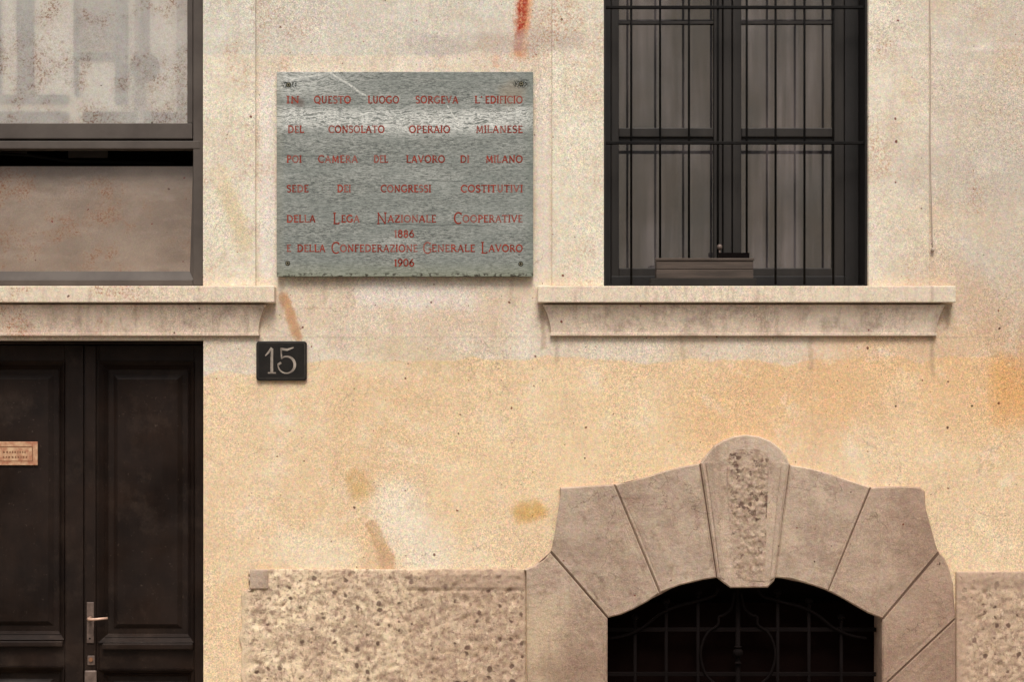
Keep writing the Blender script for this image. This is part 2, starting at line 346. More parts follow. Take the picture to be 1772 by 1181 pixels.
def dull_glass():
    b = NB('dull_reflection_glass'); x, y, z = b.xyz()
    col = b.mix(b.rng(b.noise(2.5, 4), 0.35, 0.65), lin((142, 124, 108)), lin((114, 97, 83)))  # brown-grey of the dull reflected facade put into the base colour
    col = b.mix(b.rng(b.noise(6, 4, vec=b.scale(b.geo, (1, 1, 3))), 0.5, 0.7, 0, 0.35), col, lin((156, 140, 126)))
    col = dust(b, col, b.rng(x, X(200), X(330), 1, 0.5), (118, 66, 36), 4.2, 1.0)
    col = grain(b, col, 0.14); col = specks(b, col, 14, 0.075, 0.8)
    b.bsdf(col, 0.32, 0.0, spec=0.6)
    return b.mat

def asphalt(name, c):
    return simple(name, c, 0.92, spec=0.2, sc=3, bsc=140, bs=0.6, bd=0.004)

P_WALL = plaster('wall_plaster'); P_BAND = plaster('surround_plaster', True)
P_SILL = sillstone(); P_STONE = dressed(); P_PIT = pitted(); P_SLATE = slate(); P_DOOR = doorpaint()
P_GLASS = thin_glass(); P_MIRROR = mirror_glass(); P_DULL = dull_glass()
P_FRAME = simple('grey_brown_window_paint', (74, 65, 59), 0.6, spec=0.3, c2=(88, 79, 72), stretch=(1, 1, 1), speck=True)
P_DARKFR = simple('dark_window_paint', (40, 36, 33), 0.6, spec=0.25, c2=(50, 45, 41), stretch=(3, 1, 0.4))
P_LINING = simple('black_window_paint', (30, 27, 25), 0.6, spec=0.3)
P_IRON = simple('black_iron', (16, 14, 13), 0.8, 0.0, 0.15, c2=(26, 23, 21), sc=12, bsc=90, bs=0.6)
P_GRILLE = simple('rusty_dark_iron', (18, 13, 12), 0.85, 0.0, 0.05, c2=(14, 9, 8), sc=12)
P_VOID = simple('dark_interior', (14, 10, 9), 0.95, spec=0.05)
P_GATE = simple('shade_black_gate_boards', (12, 5, 4), 0.95, spec=0.02, c2=(16, 8, 6))  # near-black carries the shade of the deep opening
P_ROOM = simple('interior_paint', (90, 82, 74), 0.95, spec=0.1)
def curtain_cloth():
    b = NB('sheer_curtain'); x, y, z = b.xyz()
    col = b.mix(b.rng(b.noise(7, 3, 0.6, vec=b.scale(b.geo, (1.6, 0, 0.12))), 0.38, 0.62), lin((122, 114, 112)), lin((232, 212, 204)))  # light and dark streaks of the glass reflections painted into the cloth
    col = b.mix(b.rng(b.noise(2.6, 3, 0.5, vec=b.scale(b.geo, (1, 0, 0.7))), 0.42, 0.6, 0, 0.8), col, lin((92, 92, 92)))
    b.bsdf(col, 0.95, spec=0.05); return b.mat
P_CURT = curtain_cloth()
P_MORTAR = simple('joint_mortar', (120, 97, 83), 0.95, spec=0.05, c2=(100, 80, 68))
P_BOX = simple('old_planter_wood', (92, 80, 72), 0.85, spec=0.15, c2=(70, 62, 56), sc=9, bsc=40, bs=0.6, bd=0.002, stretch=(0.4, 1, 4))
P_BASEB = simple('planter_base_wood', (40, 36, 32), 0.8, spec=0.2)
P_RED = simple('faded_red_letter_paint', (152, 58, 42), 0.8, spec=0.15, c2=(112, 52, 42), sc=60, bsc=200)
P_REDS = [P_RED, simple('red_letter_paint', (164, 64, 46), 0.8, spec=0.15, c2=(128, 60, 50), sc=60), simple('worn_letter_paint', (140, 66, 54), 0.8, spec=0.15, c2=(150, 100, 90), sc=110)]
P_SCREW = simple('dark_bronze', (30, 30, 25), 0.5, 0.7, 0.4, c2=(48, 46, 36), sc=90)
P_SCREWHI = simple('worn_bronze', (132, 126, 104), 0.45, 0.7, 0.4, sc=90)
P_ENAMEL = simple('black_enamel', (20, 18, 16), 0.35, spec=0.5, c2=(30, 26, 24), sc=20)
P_NUM = simple('aged_white_enamel', (170, 156, 142), 0.5, spec=0.4, c2=(110, 98, 88), sc=26)
P_NUMDIM = simple('worn_enamel_rim', (74, 66, 58), 0.5, spec=0.4, c2=(46, 42, 38), sc=26)
P_BRASS = simple('dull_brass', (172, 112, 84), 0.6, 0.1, 0.4, c2=(216, 180, 142), sc=34)
P_BRASSE = simple('etched_brass', (140, 96, 72), 0.6, 0.4, 0.4, c2=(150, 110, 80), sc=80)
P_STEEL = simple('tarnished_nickel', (122, 104, 94), 0.5, 0.3, 0.5, c2=(92, 76, 68), sc=30)
P_LEVER = simple('bright_lever_brass', (180, 146, 126), 0.45, 0.3, 0.5, sc=30)
P_EDGESHADE = simple('edge_shadow_grey', (158, 142, 128), 0.7, spec=0.3)  # tone of the surround's edge shadow
P_FAC = simple('opposite_render', (250, 244, 232), 0.95, spec=0.1, c2=(246, 234, 216), sc=1.6)
P_FACD = simple('opposite_grey_paint', (84, 72, 66), 0.7, spec=0.2, c2=(74, 64, 58))
P_SHUT = simple('opposite_shutter_paint', (132, 116, 104), 0.7, spec=0.2)
P_PAVE = simple('pavement_stone', (128, 120, 110), 0.9, spec=0.2, sc=3, bsc=80, bs=0.5, bd=0.003)
P_KERB = simple('kerb_stone', (140, 134, 126), 0.85, spec=0.2)
P_ROAD = asphalt('asphalt', (62, 60, 58)); P_GRND = asphalt('ground_earth', (110, 100, 88))

# ------------------------------------------------------------------ mesh helpers
class MB:
    def __init__(s): s.v = []; s.f = []
    def add(s, vs, fs):
        o = len(s.v); s.v += [tuple(q) for q in vs]; s.f += [tuple(i + o for i in f) for f in fs]; return s
    def box(s, x0, x1, y0, y1, z0, z1):
        vs = [(x, y, z) for x in (x0, x1) for y in (y0, y1) for z in (z0, z1)]
        return s.add(vs, [(0, 1, 3, 2), (4, 6, 7, 5), (0, 4, 5, 1), (2, 3, 7, 6), (0, 2, 6, 4), (1, 5, 7, 3)])
    def pbox(s, px0, px1, py0, py1, y0, y1):        # pixel rectangle as seen at its front depth y0
        a = AT(px0, py1, y0); c = AT(px1, py0, y0); return s.box(a.x, c.x, y0, y1, a.z, c.z)
    def prism(s, pts, y0, y1):                      # pts: (x, z) outline
        n = len(pts); vs = [(x, y0, z) for x, z in pts] + [(x, y1, z) for x, z in pts]
        fs = [tuple(range(n)), tuple(reversed(range(n, 2 * n)))] + [(i, i + n, (i + 1) % n + n, (i + 1) % n) for i in range(n)]
        return s.add(vs, fs)
    def tube(s, pts, r, n=8, cap=True):
        pts = [Vector(p) for p in pts]; rings = []
        rs = r if isinstance(r, (list, tuple)) else [r] * len(pts)
        up = Vector((0, 1, 0))
        for i, p in enumerate(pts):
            t = (pts[min(i + 1, len(pts) - 1)] - pts[max(i - 1, 0)]).normalized()
            a = t.cross(up)
            if a.length < 1e-3: a = t.cross(Vector((1, 0, 0)))
            a.normalize(); c = t.cross(a)
            rings.append([p + (a * math.cos(k * 2 * math.pi / n) + c * math.sin(k * 2 * math.pi / n)) * rs[i] for k in range(n)])
        vs = [q for rg in rings for q in rg]; fs = []
        for i in range(len(pts) - 1):
            for k in range(n): fs.append((i * n + k, i * n + (k + 1) % n, (i + 1) * n + (k + 1) % n, (i + 1) * n + k))
        if cap: fs += [tuple(reversed(range(n))), tuple(range((len(pts) - 1) * n, len(pts) * n))]
        return s.add(vs, fs)
    def ball(s, c, r, sx=1, sy=1, sz=1, n=10, m=7):
        pts = []; rs = []
        c = Vector(c); vs = []; fs = []
        for i in range(m + 1):
            th = math.pi * i / m
            for k in range(n):
                ph = 2 * math.pi * k / n
                vs.append(c + Vector((r * sx * math.sin(th) * math.cos(ph), r * sy * math.sin(th) * math.sin(ph), r * sz * math.cos(th))))
        for i in range(m):
            for k in range(n): fs.append((i * n + k, (i + 1) * n + k, (i + 1) * n + (k + 1) % n, i * n + (k + 1) % n))
        return s.add(vs, fs)
    def disc(s, c, r, y0, y1, n=18):
        return s.prism([(c[0] + r * math.cos(2 * math.pi * k / n), c[1] + r * math.sin(2 * math.pi * k / n)) for k in range(n)], y0, y1)
    def build(s, name, mat, parent=None, bevel=0.0, seg=2, smooth=False, label=None, recalc=True):
        me = bpy.data.meshes.new(name); me.from_pydata(s.v, [], s.f)
        bm = bmesh.new(); bm.from_mesh(me); bmesh.ops.remove_doubles(bm, verts=bm.verts, dist=1e-5)
        if recalc: bmesh.ops.recalc_face_normals(bm, faces=bm.faces)
        bm.to_mesh(me); bm.free()
        me.materials.append(mat)
        if smooth:
            for p in me.polygons: p.use_smooth = True
        o = bpy.data.objects.new(name, me); COL.objects.link(o); o.parent = parent
        if bevel:
            md = o.modifiers.new('edge', 'BEVEL'); md.width = bevel; md.segments = seg; md.limit_method = 'ANGLE'; md.angle_limit = R(40)
        if label: o['label'] = label
        return o

def thing(o, label, cat, group=None):
    o['label'] = label; o['category'] = cat
    if group: o['group'] = group
    return o
def empty(name, loc=(0, 0, 0)):
    o = bpy.data.objects.new(name, None); COL.objects.link(o); o.location = loc; o.empty_display_size = 0.2; return o
def struct(o): o['kind'] = 'structure'; return o
def inset(pts, d):
    n = len(pts); out = []
    ar = sum(pts[i][0] * pts[(i + 1) % n][1] - pts[(i + 1) % n][0] * pts[i][1] for i in range(n)); sg = 1 if ar > 0 else -1
    for i in range(n):
        p0, p1, p2 = Vector(pts[i - 1]), Vector(pts[i]), Vector(pts[(i + 1) % n])
        a = (p1 - p0).normalized(); c = (p2 - p1).normalized()
        n1 = Vector((-a.y, a.x)) * sg; n2 = Vector((-c.y, c.x)) * sg
        m = (n1 + n2); m = m / max(0.35, m.length_squared / 2) if m.length > 1e-6 else n1
        out.append(tuple(p1 + m * d))
    return out
def PX(pts): return [(X(a), Z(b)) for a, b in pts]

# ------------------------------------------------------------------ ground, road
GZ = 0.0
struct(MB().box(-600, 600, -600, 600, -0.5, -0.16).build('ground', P_GRND))
struct(MB().box(-60, 60, -9.2, -2.12, -0.4, -0.12).build('road', P_ROAD))
pv = struct(MB().box(-60, 60, -2.0, -0.001, -0.4, -0.012).build('pavement', P_PAVE))
pv2 = struct(MB().box(-60, 60, -11.3, -9.34, -0.4, 0).build('pavement', P_PAVE))
struct(MB().box(-60, 60, -2.12, -2.001, -0.4, 0.0).build('kerb', P_KERB, bevel=0.01))
struct(MB().box(-60, 60, -9.339, -9.201, -0.4, 0.004).build('kerb', P_KERB, bevel=0.01))
k = 0
sl = None
for ix in range(-8, 8):
    for iy in range(4):
        if sl is None:
            sl = MB().box(0.004, 0.496, 0.004, 0.496, -0.012, 0.0).build('paving_slab', P_PAVE, pv, bevel=0.004, seg=1); o = sl
        else:
            o = sl.copy(); COL.objects.link(o); o.parent = pv
        o.location = (ix * 0.5, -2.0 + iy * 0.5 - 0.0005, random.uniform(-0.001, 0.001))

# ------------------------------------------------------------------ our building
B = empty('street_building')
thing(B, 'cream plastered street house with two windows, dark double door and stone arch', 'building')
TH = 0.36
DX0, DX1 = X(-62), X(352)            # door and left window opening
RX0, RX1 = X(1045), X(1501)          # right window opening
WT, WB = Z(-430), Z(496)             # window head and foot
DT = Z(589)
xs = sorted([-7.0, DX0, DX1, RX0, X(1030), RX1, X(1545), 7.0])
AZ = Z(990)
zs = [0.0, AZ, DT, WB, WT, 8.6]
def solid(xc, zc):
    if not (-7 < xc < 7 and 0 < zc < 8.6): return False
    if DX0 < xc < DX1 and (zc < DT or WB < zc < WT): return False
    if RX0 < xc < RX1 and WB < zc < WT: return False
    if X(1030) < xc < X(1545) and zc < AZ: return False
    return True
m = MB()
for i in range(len(xs) - 1):
    for j in range(len(zs) - 1):
        x0, x1, z0, z1 = xs[i], xs[i + 1], zs[j], zs[j + 1]; xc, zc = (x0 + x1) / 2, (z0 + z1) / 2
        if not solid(xc, zc): continue
        for y in (0, TH): m.add([(x0, y, z0), (x1, y, z0), (x1, y, z1), (x0, y, z1)], [(0, 1, 2, 3)])
        nb = lambda ii, jj: (0 <= ii < len(xs) - 1 and 0 <= jj < len(zs) - 1 and solid((xs[ii] + xs[ii + 1]) / 2, (zs[jj] + zs[jj + 1]) / 2))
        if not nb(i - 1, j): m.add([(x0, 0, z0), (x0, TH, z0), (x0, TH, z1), (x0, 0, z1)], [(0, 1, 2, 3)])
        if not nb(i + 1, j): m.add([(x1, 0, z0), (x1, TH, z0), (x1, TH, z1), (x1, 0, z1)], [(0, 1, 2, 3)])
        if not nb(i, j - 1): m.add([(x0, 0, z0), (x1, 0, z0), (x1, TH, z0), (x0, TH, z0)], [(0, 1, 2, 3)])
        if not nb(i, j + 1): m.add([(x0, 0, z1), (x1, 0, z1), (x1, TH, z1), (x0, TH, z1)], [(0, 1, 2, 3)])
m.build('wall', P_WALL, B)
# shell behind the front: side walls, back wall, roof, floor slab between storeys
m = MB().box(-7, -6.7, TH + .001, 6, 0, 8.6).box(6.7, 7, TH + .001, 6, 0, 8.6).box(-6.7, 6.7, 5.7, 6, 0, 8.6).box(-6.7, 6.7, TH + .001, 5.7, Z(575), Z(530))
m.box(-0.1, 0.1, TH + .001, 5.7, 0, Z(576)).box(-0.1, 0.1, TH + .001, 5.7, Z(529), 8.3)
m.build('inner_wall', P_ROOM, B)
MB().box(-7.1, 7.1, -0.25, 6.1, 8.601, 8.8).build('roof', P_KERB, B)

# plaster surrounds of the windows
m = MB().prism([(DX1 + .0005, WB), (X(443), WB), (X(443), WT + .22), (DX1 + .0005, WT + .22)], -0.016, -0.0005)
m.build('window_surround', P_BAND, B, bevel=0.003)
m = MB().prism([(X(-153), WB), (DX0 - .0005, WB), (DX0 - .0005, WT + .22), (X(-153), WT + .22)], -0.016, -0.0005)
m.build('window_surround', P_BAND, B, bevel=0.003)
MB().box(X(955), RX0 - .0005, -0.012, -0.0005, WB, WT + .22).build('window_surround', P_BAND, B, bevel=0.004)
MB().box(RX1 + .0005, X(1606), -0.016, -0.0005, WB, WT + .22).build('window_surround', P_BAND, B, bevel=0.003)

# moulded sills: slab over a hollow moulding with mitred returns
def sill(x0, x1, name):
    s0 = MB().box(x0, x1, -0.058, 0.02 if name == 'l' else 0.05, Z(525.5), Z(497))
    o = s0.build('window_sill', P_SILL, B, bevel=0.004)
    prof = []
    N = 14
    zt, zb = Z(530), Z(583)
    # small fillet, then cavetto, then a bottom fillet
    prof += [(Z(525.6), 0.012), (Z(529.0), 0.012), (Z(529.2), 0.044)]
    for i in range(N + 1):
        t = i / N
        prof.append((zt + (Z(577) - zt) * t, 0.042 - 0.026 * (1 - (1 - t) ** 1.9)))
    prof += [(Z(577.5), 0.019), (Z(581.5), 0.019), (Z(581.8), 0.002), (zb, 0.002)]
    bx0, bx1 = x0 + 0.078, x1 - 0.095
    mm = MB(); vs = []
    for zc, p in prof:
        q = p * 1.25
        vs += [(bx0 - q, -0.0005, zc), (bx0 - q, -p, zc), (bx1 + q, -p, zc), (bx1 + q, -0.0005, zc)]
    fs = []
    for i in range(len(prof) - 1):
        for k in range(3): fs.append((i * 4 + k, i * 4 + k + 1, (i + 1) * 4 + k + 1, (i + 1) * 4 + k))
    fs.append((0, 1, 2, 3)); e = (len(prof) - 1) * 4; fs.append((e + 3, e + 2, e + 1, e))
    mm.add(vs, fs); mm.build('sill_moulding', P_SILL, o)
    return o
sill(X(-190), X(478), 'l'); sill(X(930), X(1648), 'r')

# ------------------------------------------------------------------ left window
def left_window():
    y = 0.035
    f = MB()
    f.pbox(334, 351.6, -430, 495, y, y + .07)                     # right stile of outer frame
    a = AT(-61, 495, y)
    f.box(DX0 + .001, DX0 + .055, y, y + .07, WB + .002, WT)
    f.pbox(-40, 333.8, 484, 495.5, y + .002, y + .07)
    win = f.build('window', P_FRAME, B, bevel=0.004)
    sash = MB().pbox(-40, 333, 213, 240, y + .012, y + .05)       # bottom rail of the upper sash
    sash.pbox(324, 333.6, -430, 212.8, y + .014, y + .05)
    sash.build('sash', P_FRAME, win, bevel=0.003)
    MB().pbox(-40, 346, 243.5, 257, y - .002, y + .06).build('transom', P_FRAME, win, bevel=0.002)
    MB().pbox(-40, 345, 239.9, 243.6, y + .03, y + .06).build('drip_groove', P_LINING, win)
    MB().pbox(-40, 325, -430, 213, y + .026, y + .032).build('pane', P_MIRROR, win)
    # lower hopper light tilted inwards: frame strips, chamfer and dull pane
    c = AT(140, 470, 0.062); top = AT(140, 288, 0.125)
    xl, xr = DX0 + .056, AT(335, 400, 0.075).x
    z0, z1 = c.z, top.z
    def yy(z): return 0.062 + (z - z0) / (z1 - z0) * 0.06
    mm = MB(); mm.add([(xl, yy(z0), z0), (xr, yy(z0), z0), (xr, yy(z1), z1), (xl, yy(z1), z1), (xl, yy(z0) + .006, z0), (xr, yy(z0) + .006, z0), (xr, yy(z1) + .006, z1), (xl, yy(z1) + .006, z1)],
                      [(0, 1, 2, 3), (7, 6, 5, 4), (0, 4, 5, 1), (3, 2, 6, 7), (1, 5, 6, 2), (0, 3, 7, 4)])
    mm.build('pane', P_DULL, win, label='dull lower pane, brown reflection painted in, with rust coloured spots')
    # chamfered beading along bottom and right
    b0 = AT(0, 484, y + .004).z
    mm = MB(); mm.add([(xl, y + .006, b0), (xr + .006, y + .006, b0), (xr - .014, yy(z0) - .001, z0), (xl, yy(z0) - .001, z0)], [(0, 1, 2, 3)])
    mm.add([(xl, y + .006, b0 - .01), (xr + .006, y + .006, b0 - .01), (xr + .006, y + .006, b0), (xl, y + .006, b0)], [(0, 1, 2, 3)])
    mm.build('bead', P_FRAME, win)
    mm = MB(); mm.add([(xr + .0065, y + .006, b0), (xr + .0065, y + .01, z1 + .02), (xr - .012, yy(z1), z1), (xr - .0135, yy(z0) - .001, z0)], [(0, 1, 2, 3)])
    mm.build('bead', P_FRAME, win)
    # slim metal stay lying in the gap above the hopper light
    mm = MB().tube([AT(-40, 264, .14), AT(48, 268, .14), AT(120, 279, .16), AT(300, 283, .18)], 0.007)
    mm.build('stay', P_IRON, win)
    MB().pbox(-40, 46, 262, 268, 0.15, 0.156).build('latch_plate', P_FRAME, win); MB().pbox(118, 186, 261, 273, 0.19, 0.2).build('latch_plate', P_FRAME, win)
    # near-black sheet standing in for the unlit room behind the gap
    MB().box(DX0 + .05, DX1 - .002, 0.25, 0.27, WB, Z(225)).build('dark_room_sheet', P_VOID, win)
left_window()

# ------------------------------------------------------------------ right window
def right_window():
    yf = 0.13
    k = MB()
    k.box(RX1 - .008, RX1 - .0006, 0.004, TH, WB + .002, WT)      # painted lining of the reveal
    k.box(RX0 + .0006, RX0 + .008, 0.004, TH, WB + .002, WT)
    k.box(RX0 + .008, RX1 - .008, 0.03, TH, WB + .0005, WB + .010)
    win = k.build('window', P_LINING, B)
    # fixed frame
    xL, xR = RX0 + .009, RX1 - .009
    def vz(a, c): return AT(0, a, yf).z, AT(0, c, yf).z
    fr = MB()
    fr.box(xL, AT(1057, 0, yf).x, yf, yf + .07, WB + .01, WT)
    fr.box(AT(1462, 0, yf).x, xR, yf, yf + .07, WB + .01, WT)
    z0, z1 = vz(488, 478); fr.box(AT(1057.2, 0, yf).x, AT(1461.8, 0, yf).x, yf, yf + .07, WB + .0105, z1)
    fr.build('frame', P_LINING, win, bevel=0.003)
    # casements
    def casement(pl, pr, gl, gr):
        c = MB(); y = yf + .012
        tops = AT(0, -420, y).z; bot = AT(0, 487, y).z
        g0 = AT(0, 464, y).z
        c.box(AT(pl, 0, y).x, AT(gl, 0, y).x, y, y + .045, bot, tops)
        c.box(AT(gr, 0, y).x, AT(pr, 0, y).x, y, y + .045, bot, tops)
        c.box(AT(gl, 0, y).x + .0005, AT(gr, 0, y).x - .0005, y + .001, y + .045, bot, g0)
        c.box(AT(gl, 0, y).x + .0005, AT(gr, 0, y).x - .0005, y + .001, y + .045, AT(0, 237, y).z, AT(0, 221, y).z)
        o = c.build('casement', P_DARKFR, win, bevel=0.004)
        c = MB().box(AT(gl, 0, y).x + .001, AT(gr, 0, y).x - .001, y + .012, y + .03, AT(0, 243.5, y).z, AT(0, 237.2, y).z)
        c.build('painted_shadow_gap', P_LINING, win)  # black strip painted in for the shade beneath the transom
        c = MB().box(AT(gl, 0, y).x + .001, AT(gr, 0, y).x - .001, y + .006, y + .03, AT(0, 40, y).z, AT(0, 35, y).z)
        c.build('glazing_bar', P_DARKFR, win)
        for a, d in ((463.5, 244), (220.5, 40.5), (34.5, -420)):
            MB().box(AT(gl, 0, y).x + .001, AT(gr, 0, y).x - .001, y + .018, y + .022, AT(0, a, y).z, AT(0, d, y).z).build('pane', P_GLASS, win)
    casement(1057.5, 1250, 1071, 1235)
    casement(1268, 1461, 1283, 1441)
    y = yf + .004
    MB().box(AT(1252, 0, y).x, AT(1266, 0, y).x, y, y + .05, AT(0, 486, y).z, AT(0, -420, y).z).build('meeting_stile', P_DARKFR, win, bevel=0.003)
    # curtain in soft folds behind the glass
    n = 260; x0, x1 = RX0 - .15, RX1 + .15; rows = 8; za, zb2 = WB - .02, WT
    vs = []; fs = []
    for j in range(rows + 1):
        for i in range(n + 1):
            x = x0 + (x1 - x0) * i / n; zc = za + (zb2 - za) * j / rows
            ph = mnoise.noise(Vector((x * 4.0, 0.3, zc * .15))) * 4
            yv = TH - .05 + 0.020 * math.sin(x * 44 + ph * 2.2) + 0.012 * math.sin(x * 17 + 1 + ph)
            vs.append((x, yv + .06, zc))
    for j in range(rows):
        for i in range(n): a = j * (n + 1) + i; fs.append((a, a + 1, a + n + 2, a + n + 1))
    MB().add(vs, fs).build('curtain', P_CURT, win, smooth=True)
    # iron bars: eight uprights through two flat rails
    gz0, gz1 = WB + .012, WT - .01
    yb = 0.035
    g = None
    for py in (247, 12, -225):
        zc = AT(0, py, yb).z; q = MB().box(RX0, RX1, yb - .004, yb + .012, zc - .0065, zc + .0065)
        if g is None: g = q.build('window_grille', P_IRON, B, bevel=0.002)
        else: q.build('rail', P_IRON, g, bevel=0.002)
    first = None
    for i in range(8):
        xx = AT(1092.5 + 50 * i, 0, yb).x
        if first is None:
            first = MB().tube([(0, yb + .006, gz0), (0, yb + .006, gz1)], 0.0050, 8).build('bar', P_IRON, g, smooth=True); o = first
        else:
            o = first.copy(); COL.objects.link(o); o.parent = g
        o.location = (xx, 0, 0)
right_window()

# weathered planter box standing on the sill inside the bars
pb = MB()
a = AT(1134, 481, -0.03); c = AT(1305, 447, -0.03)
bx0, bx1, bz0, bz1 = a.x, c.x, Z(497) + 0.034, c.z + .0
pe = empty('planter_box', ((bx0 + bx1) / 2, -0.01, Z(497))); 
thing(pe, 'weathered brown wooden planter box standing on the right window sill', 'planter')
def pl(o): o.matrix_parent_inverse = pe.matrix_world.inverted() if False else Matrix.Translation(-Vector(pe.location)); return o
front = [(bz0, bz0 + (bz1 - bz0) * .44), (bz0 + (bz1 - bz0) * .46, bz1 - .012)]
for q0, q1 in front: pl(MB().box(bx0 + .004, bx1 - .004, -0.036, -0.026, q0, q1).build('plank', P_BOX, pe, bevel=0.002))
pl(MB().box(bx0, bx1, -0.040, -0.022, bz1 - .011, bz1).build('rim', P_BOX, pe, bevel=0.002))
pl(MB().box(bx0 + .004, bx1 - .004, 0.018, 0.026, bz0, bz1).build('back_board', P_BOX, pe))
for xx in (bx0 + .0045, bx1 - .014): pl(MB().box(xx, xx + .0095, -0.0255, 0.0175, bz0, bz1 - .0115).build('end_board', P_BOX, pe))
pl(MB().box(AT(1125, 0, -.03).x, AT(1308, 0, -.03).x, -0.05, 0.022, Z(497) + .0005, bz0 - .0005).build('base', P_BASEB, pe, bevel=0.003))
pl(MB().box(bx0 + .015, bx1 - .015, -0.0255, 0.0175, bz0, bz1 - .02).build('soil', P_VOID, pe))
# little grey knob and dark tray behind the planter
kb = MB(); c0 = AT(1244, 437, 0.028)
kb.tube([(c0.x, .0, c0.z - .02), (c0.x, .0, c0.z + .012)], 0.004).ball((c0.x, .0, c0.z + .02), 0.012, 1, 1, 1.1)
pl(kb.build('knob', P_STEEL, pe, smooth=True))
a = AT(1242, 446, 0.0); c = AT(1296, 438, 0.0)
pl(MB().box(a.x, c.x, -0.012, 0.014, bz1 + .0005, c.z).build('tray', P_VOID, pe))

# ------------------------------------------------------------------ double door
def door():
    yd = 0.10
    fr = MB(); fr.box(DX0 + .001, DX1 - .001, yd - .03, yd + .05, DT - .014, DT - .001)
    fr.box(DX0 + .001, DX0 + .012, yd - .03, yd + .05, 0.004, DT - .0145).box(DX1 - .012, DX1 - .001, yd - .03, yd + .05, 0.004, DT - .0145)
    fr.build('door_frame', P_DOOR, B, bevel=0.002)
    ztop = DT - .016
    def leaf(xa, xb, pa, pb_, rows, right):
        # xa..xb metre bounds; pa..pb_ pixel bounds of the sunk panels
        P0, P1 = AT(pa, 0, yd).x, AT(pb_, 0, yd).x
        zr = [(AT(0, r0, yd).z, AT(0, r1, yd).z) for r0, r1 in rows]      # (top, bottom) of each panel
        st = MB(); st.box(xa, P0, yd, yd + .045, 0.01, ztop).box(P1, xb, yd, yd + .045, 0.01, ztop)
        edges = [ztop] + [v for t in zr for v in t] + [0.01]
        for i in range(0, len(edges), 2):
            if edges[i] - edges[i + 1] > .003: st.box(P0 + .0003, P1 - .0003, yd + .0008, yd + .045, edges[i + 1], edges[i])
        d = st.build('door', P_DOOR, B, bevel=0.003, label='right leaf of the dark brown panelled door, with handle' if right else 'left leaf of the dark brown panelled door, with brass letter plate')
        for t, bt in zr:
            MB().box(P0 + .001, P1 - .001, yd + .032, yd + .04, bt + .001, t - .001).build('panel', P_DOOR, d)
            # mitred bolection moulding: outer roll and inner step
            for (o0, o1, y0, y1) in ((0.0, 0.022, -0.010, 0.018), (0.022, 0.034, 0.012, 0.030)):
                O = [(P0 + o0, bt + o0), (P1 - o0, bt + o0), (P1 - o0, t - o0), (P0 + o0, t - o0)]
                I = [(P0 + o1, bt + o1), (P1 - o1, bt + o1), (P1 - o1, t - o1), (P0 + o1, t - o1)]
                q = MB()
                for k in range(4):
                    k2 = (k + 1) % 4
                    q.add([(O[k][0], yd + y1, O[k][1]), (O[k2][0], yd + y1, O[k2][1]), (I[k2][0], yd + .033, I[k2][1]), (I[k][0], yd + .033, I[k][1]),
                           (O[k][0], yd + y0, O[k][1]), (O[k2][0], yd + y0, O[k2][1]), (I[k2][0], yd + y1, I[k2][1]), (I[k][0], yd + y1, I[k][1])],
                          [(4, 5, 6, 7), (4, 0, 1, 5), (6, 2, 3, 7), (0, 3, 2, 1)])
                q.build('moulding', P_DOOR, d, bevel=0.0015)
            # raised field with chamfered rim
            g = 0.058; h = 0.078
            if P1 - P0 > 2.5 * h and t - bt > 2.5 * h:
                q = MB(); A = [(P0 + g, bt + g), (P1 - g, bt + g), (P1 - g, t - g), (P0 + g, t - g)]; Bq = [(P0 + h, bt + h), (P1 - h, bt + h), (P1 - h, t - h), (P0 + h, t - h)]
                q.add([(u, yd + .0315, v) for u, v in A] + [(u, yd + .020, v) for u, v in Bq], [(4, 5, 6, 7)] + [(k, (k + 1) % 4, (k + 1) % 4 + 4, k + 4) for k in range(4)])
                q.build('raised_panel', P_DOOR, d)
        return d
    mid = AT(145, 0, yd).x
    d1 = leaf(mid + .0015, DX1 - .0125, 171, 336, [(626, 1113), (1160, 1400)], True)
    d2 = leaf(DX0 + .0125, mid - .0015, -38, 112, [(626, 1108), (1155, 1400)], False)
    # astragal covering the meeting joint
    MB().box(AT(147, 0, yd - .01).x, AT(166, 0, yd - .01).x, yd - .012, yd - .0005, 0.02, ztop - .002).build('astragal', P_DOOR, d1, bevel=0.004)
    # weather ledges below the upper panels
    for d, p0, p1, q0, q1 in ((d1, 176, 334, 1115, 1126), (d2, -38, 108, 1111, 1121)):
        u = AT(p0, q1, yd - .022); v = AT(p1, q0, yd - .022)
        mm = MB(); mm.prism([(0, 0)] * 0 or [(u.x, u.z), (v.x, u.z), (v.x, v.z), (u.x, v.z)], yd - .022, yd - .0005)
        mm.build('ledge', P_DOOR, d, bevel=0.006, seg=3)
    # lever handle on its back plate
    yh = yd - .013
    u = AT(150.5, 1114, yh); v = AT(163, 1043, yh)
    MB().box(u.x, v.x, yh - .006, yh + .0005, u.z, v.z).build('handle_plate', P_STEEL, d1, bevel=0.003)
    c = AT(157, 1071, yh); t = AT(188, 1070, yh - .03)
    MB().tube([(c.x, yh - .004, c.z), (c.x, yh - .038, c.z), (c.x + .008, yh - .046, c.z), (c.x + .03, yh - .048, c.z), (t.x, yh - .046, t.z)], [.009, .007, .0065, .006, .005], 10).build('lever', P_LEVER, d1, smooth=True)
    c = AT(156, 1106, yh); MB().disc((c.x, c.z), .004, yh - .0065, yh - .005, 10).build('keyhole', P_VOID, d1)
    c = AT(158, 1144, yh)
    MB().box(c.x - .016, c.x + .016, yh - .005, yh, c.z - .021, c.z + .021).build('lock_plate', P_STEEL, d1, bevel=0.003)
    MB().disc((c.x, c.z + .004), .009, yh - .011, yh - .0051).build('lock_cylinder', P_BRASSE, d1)
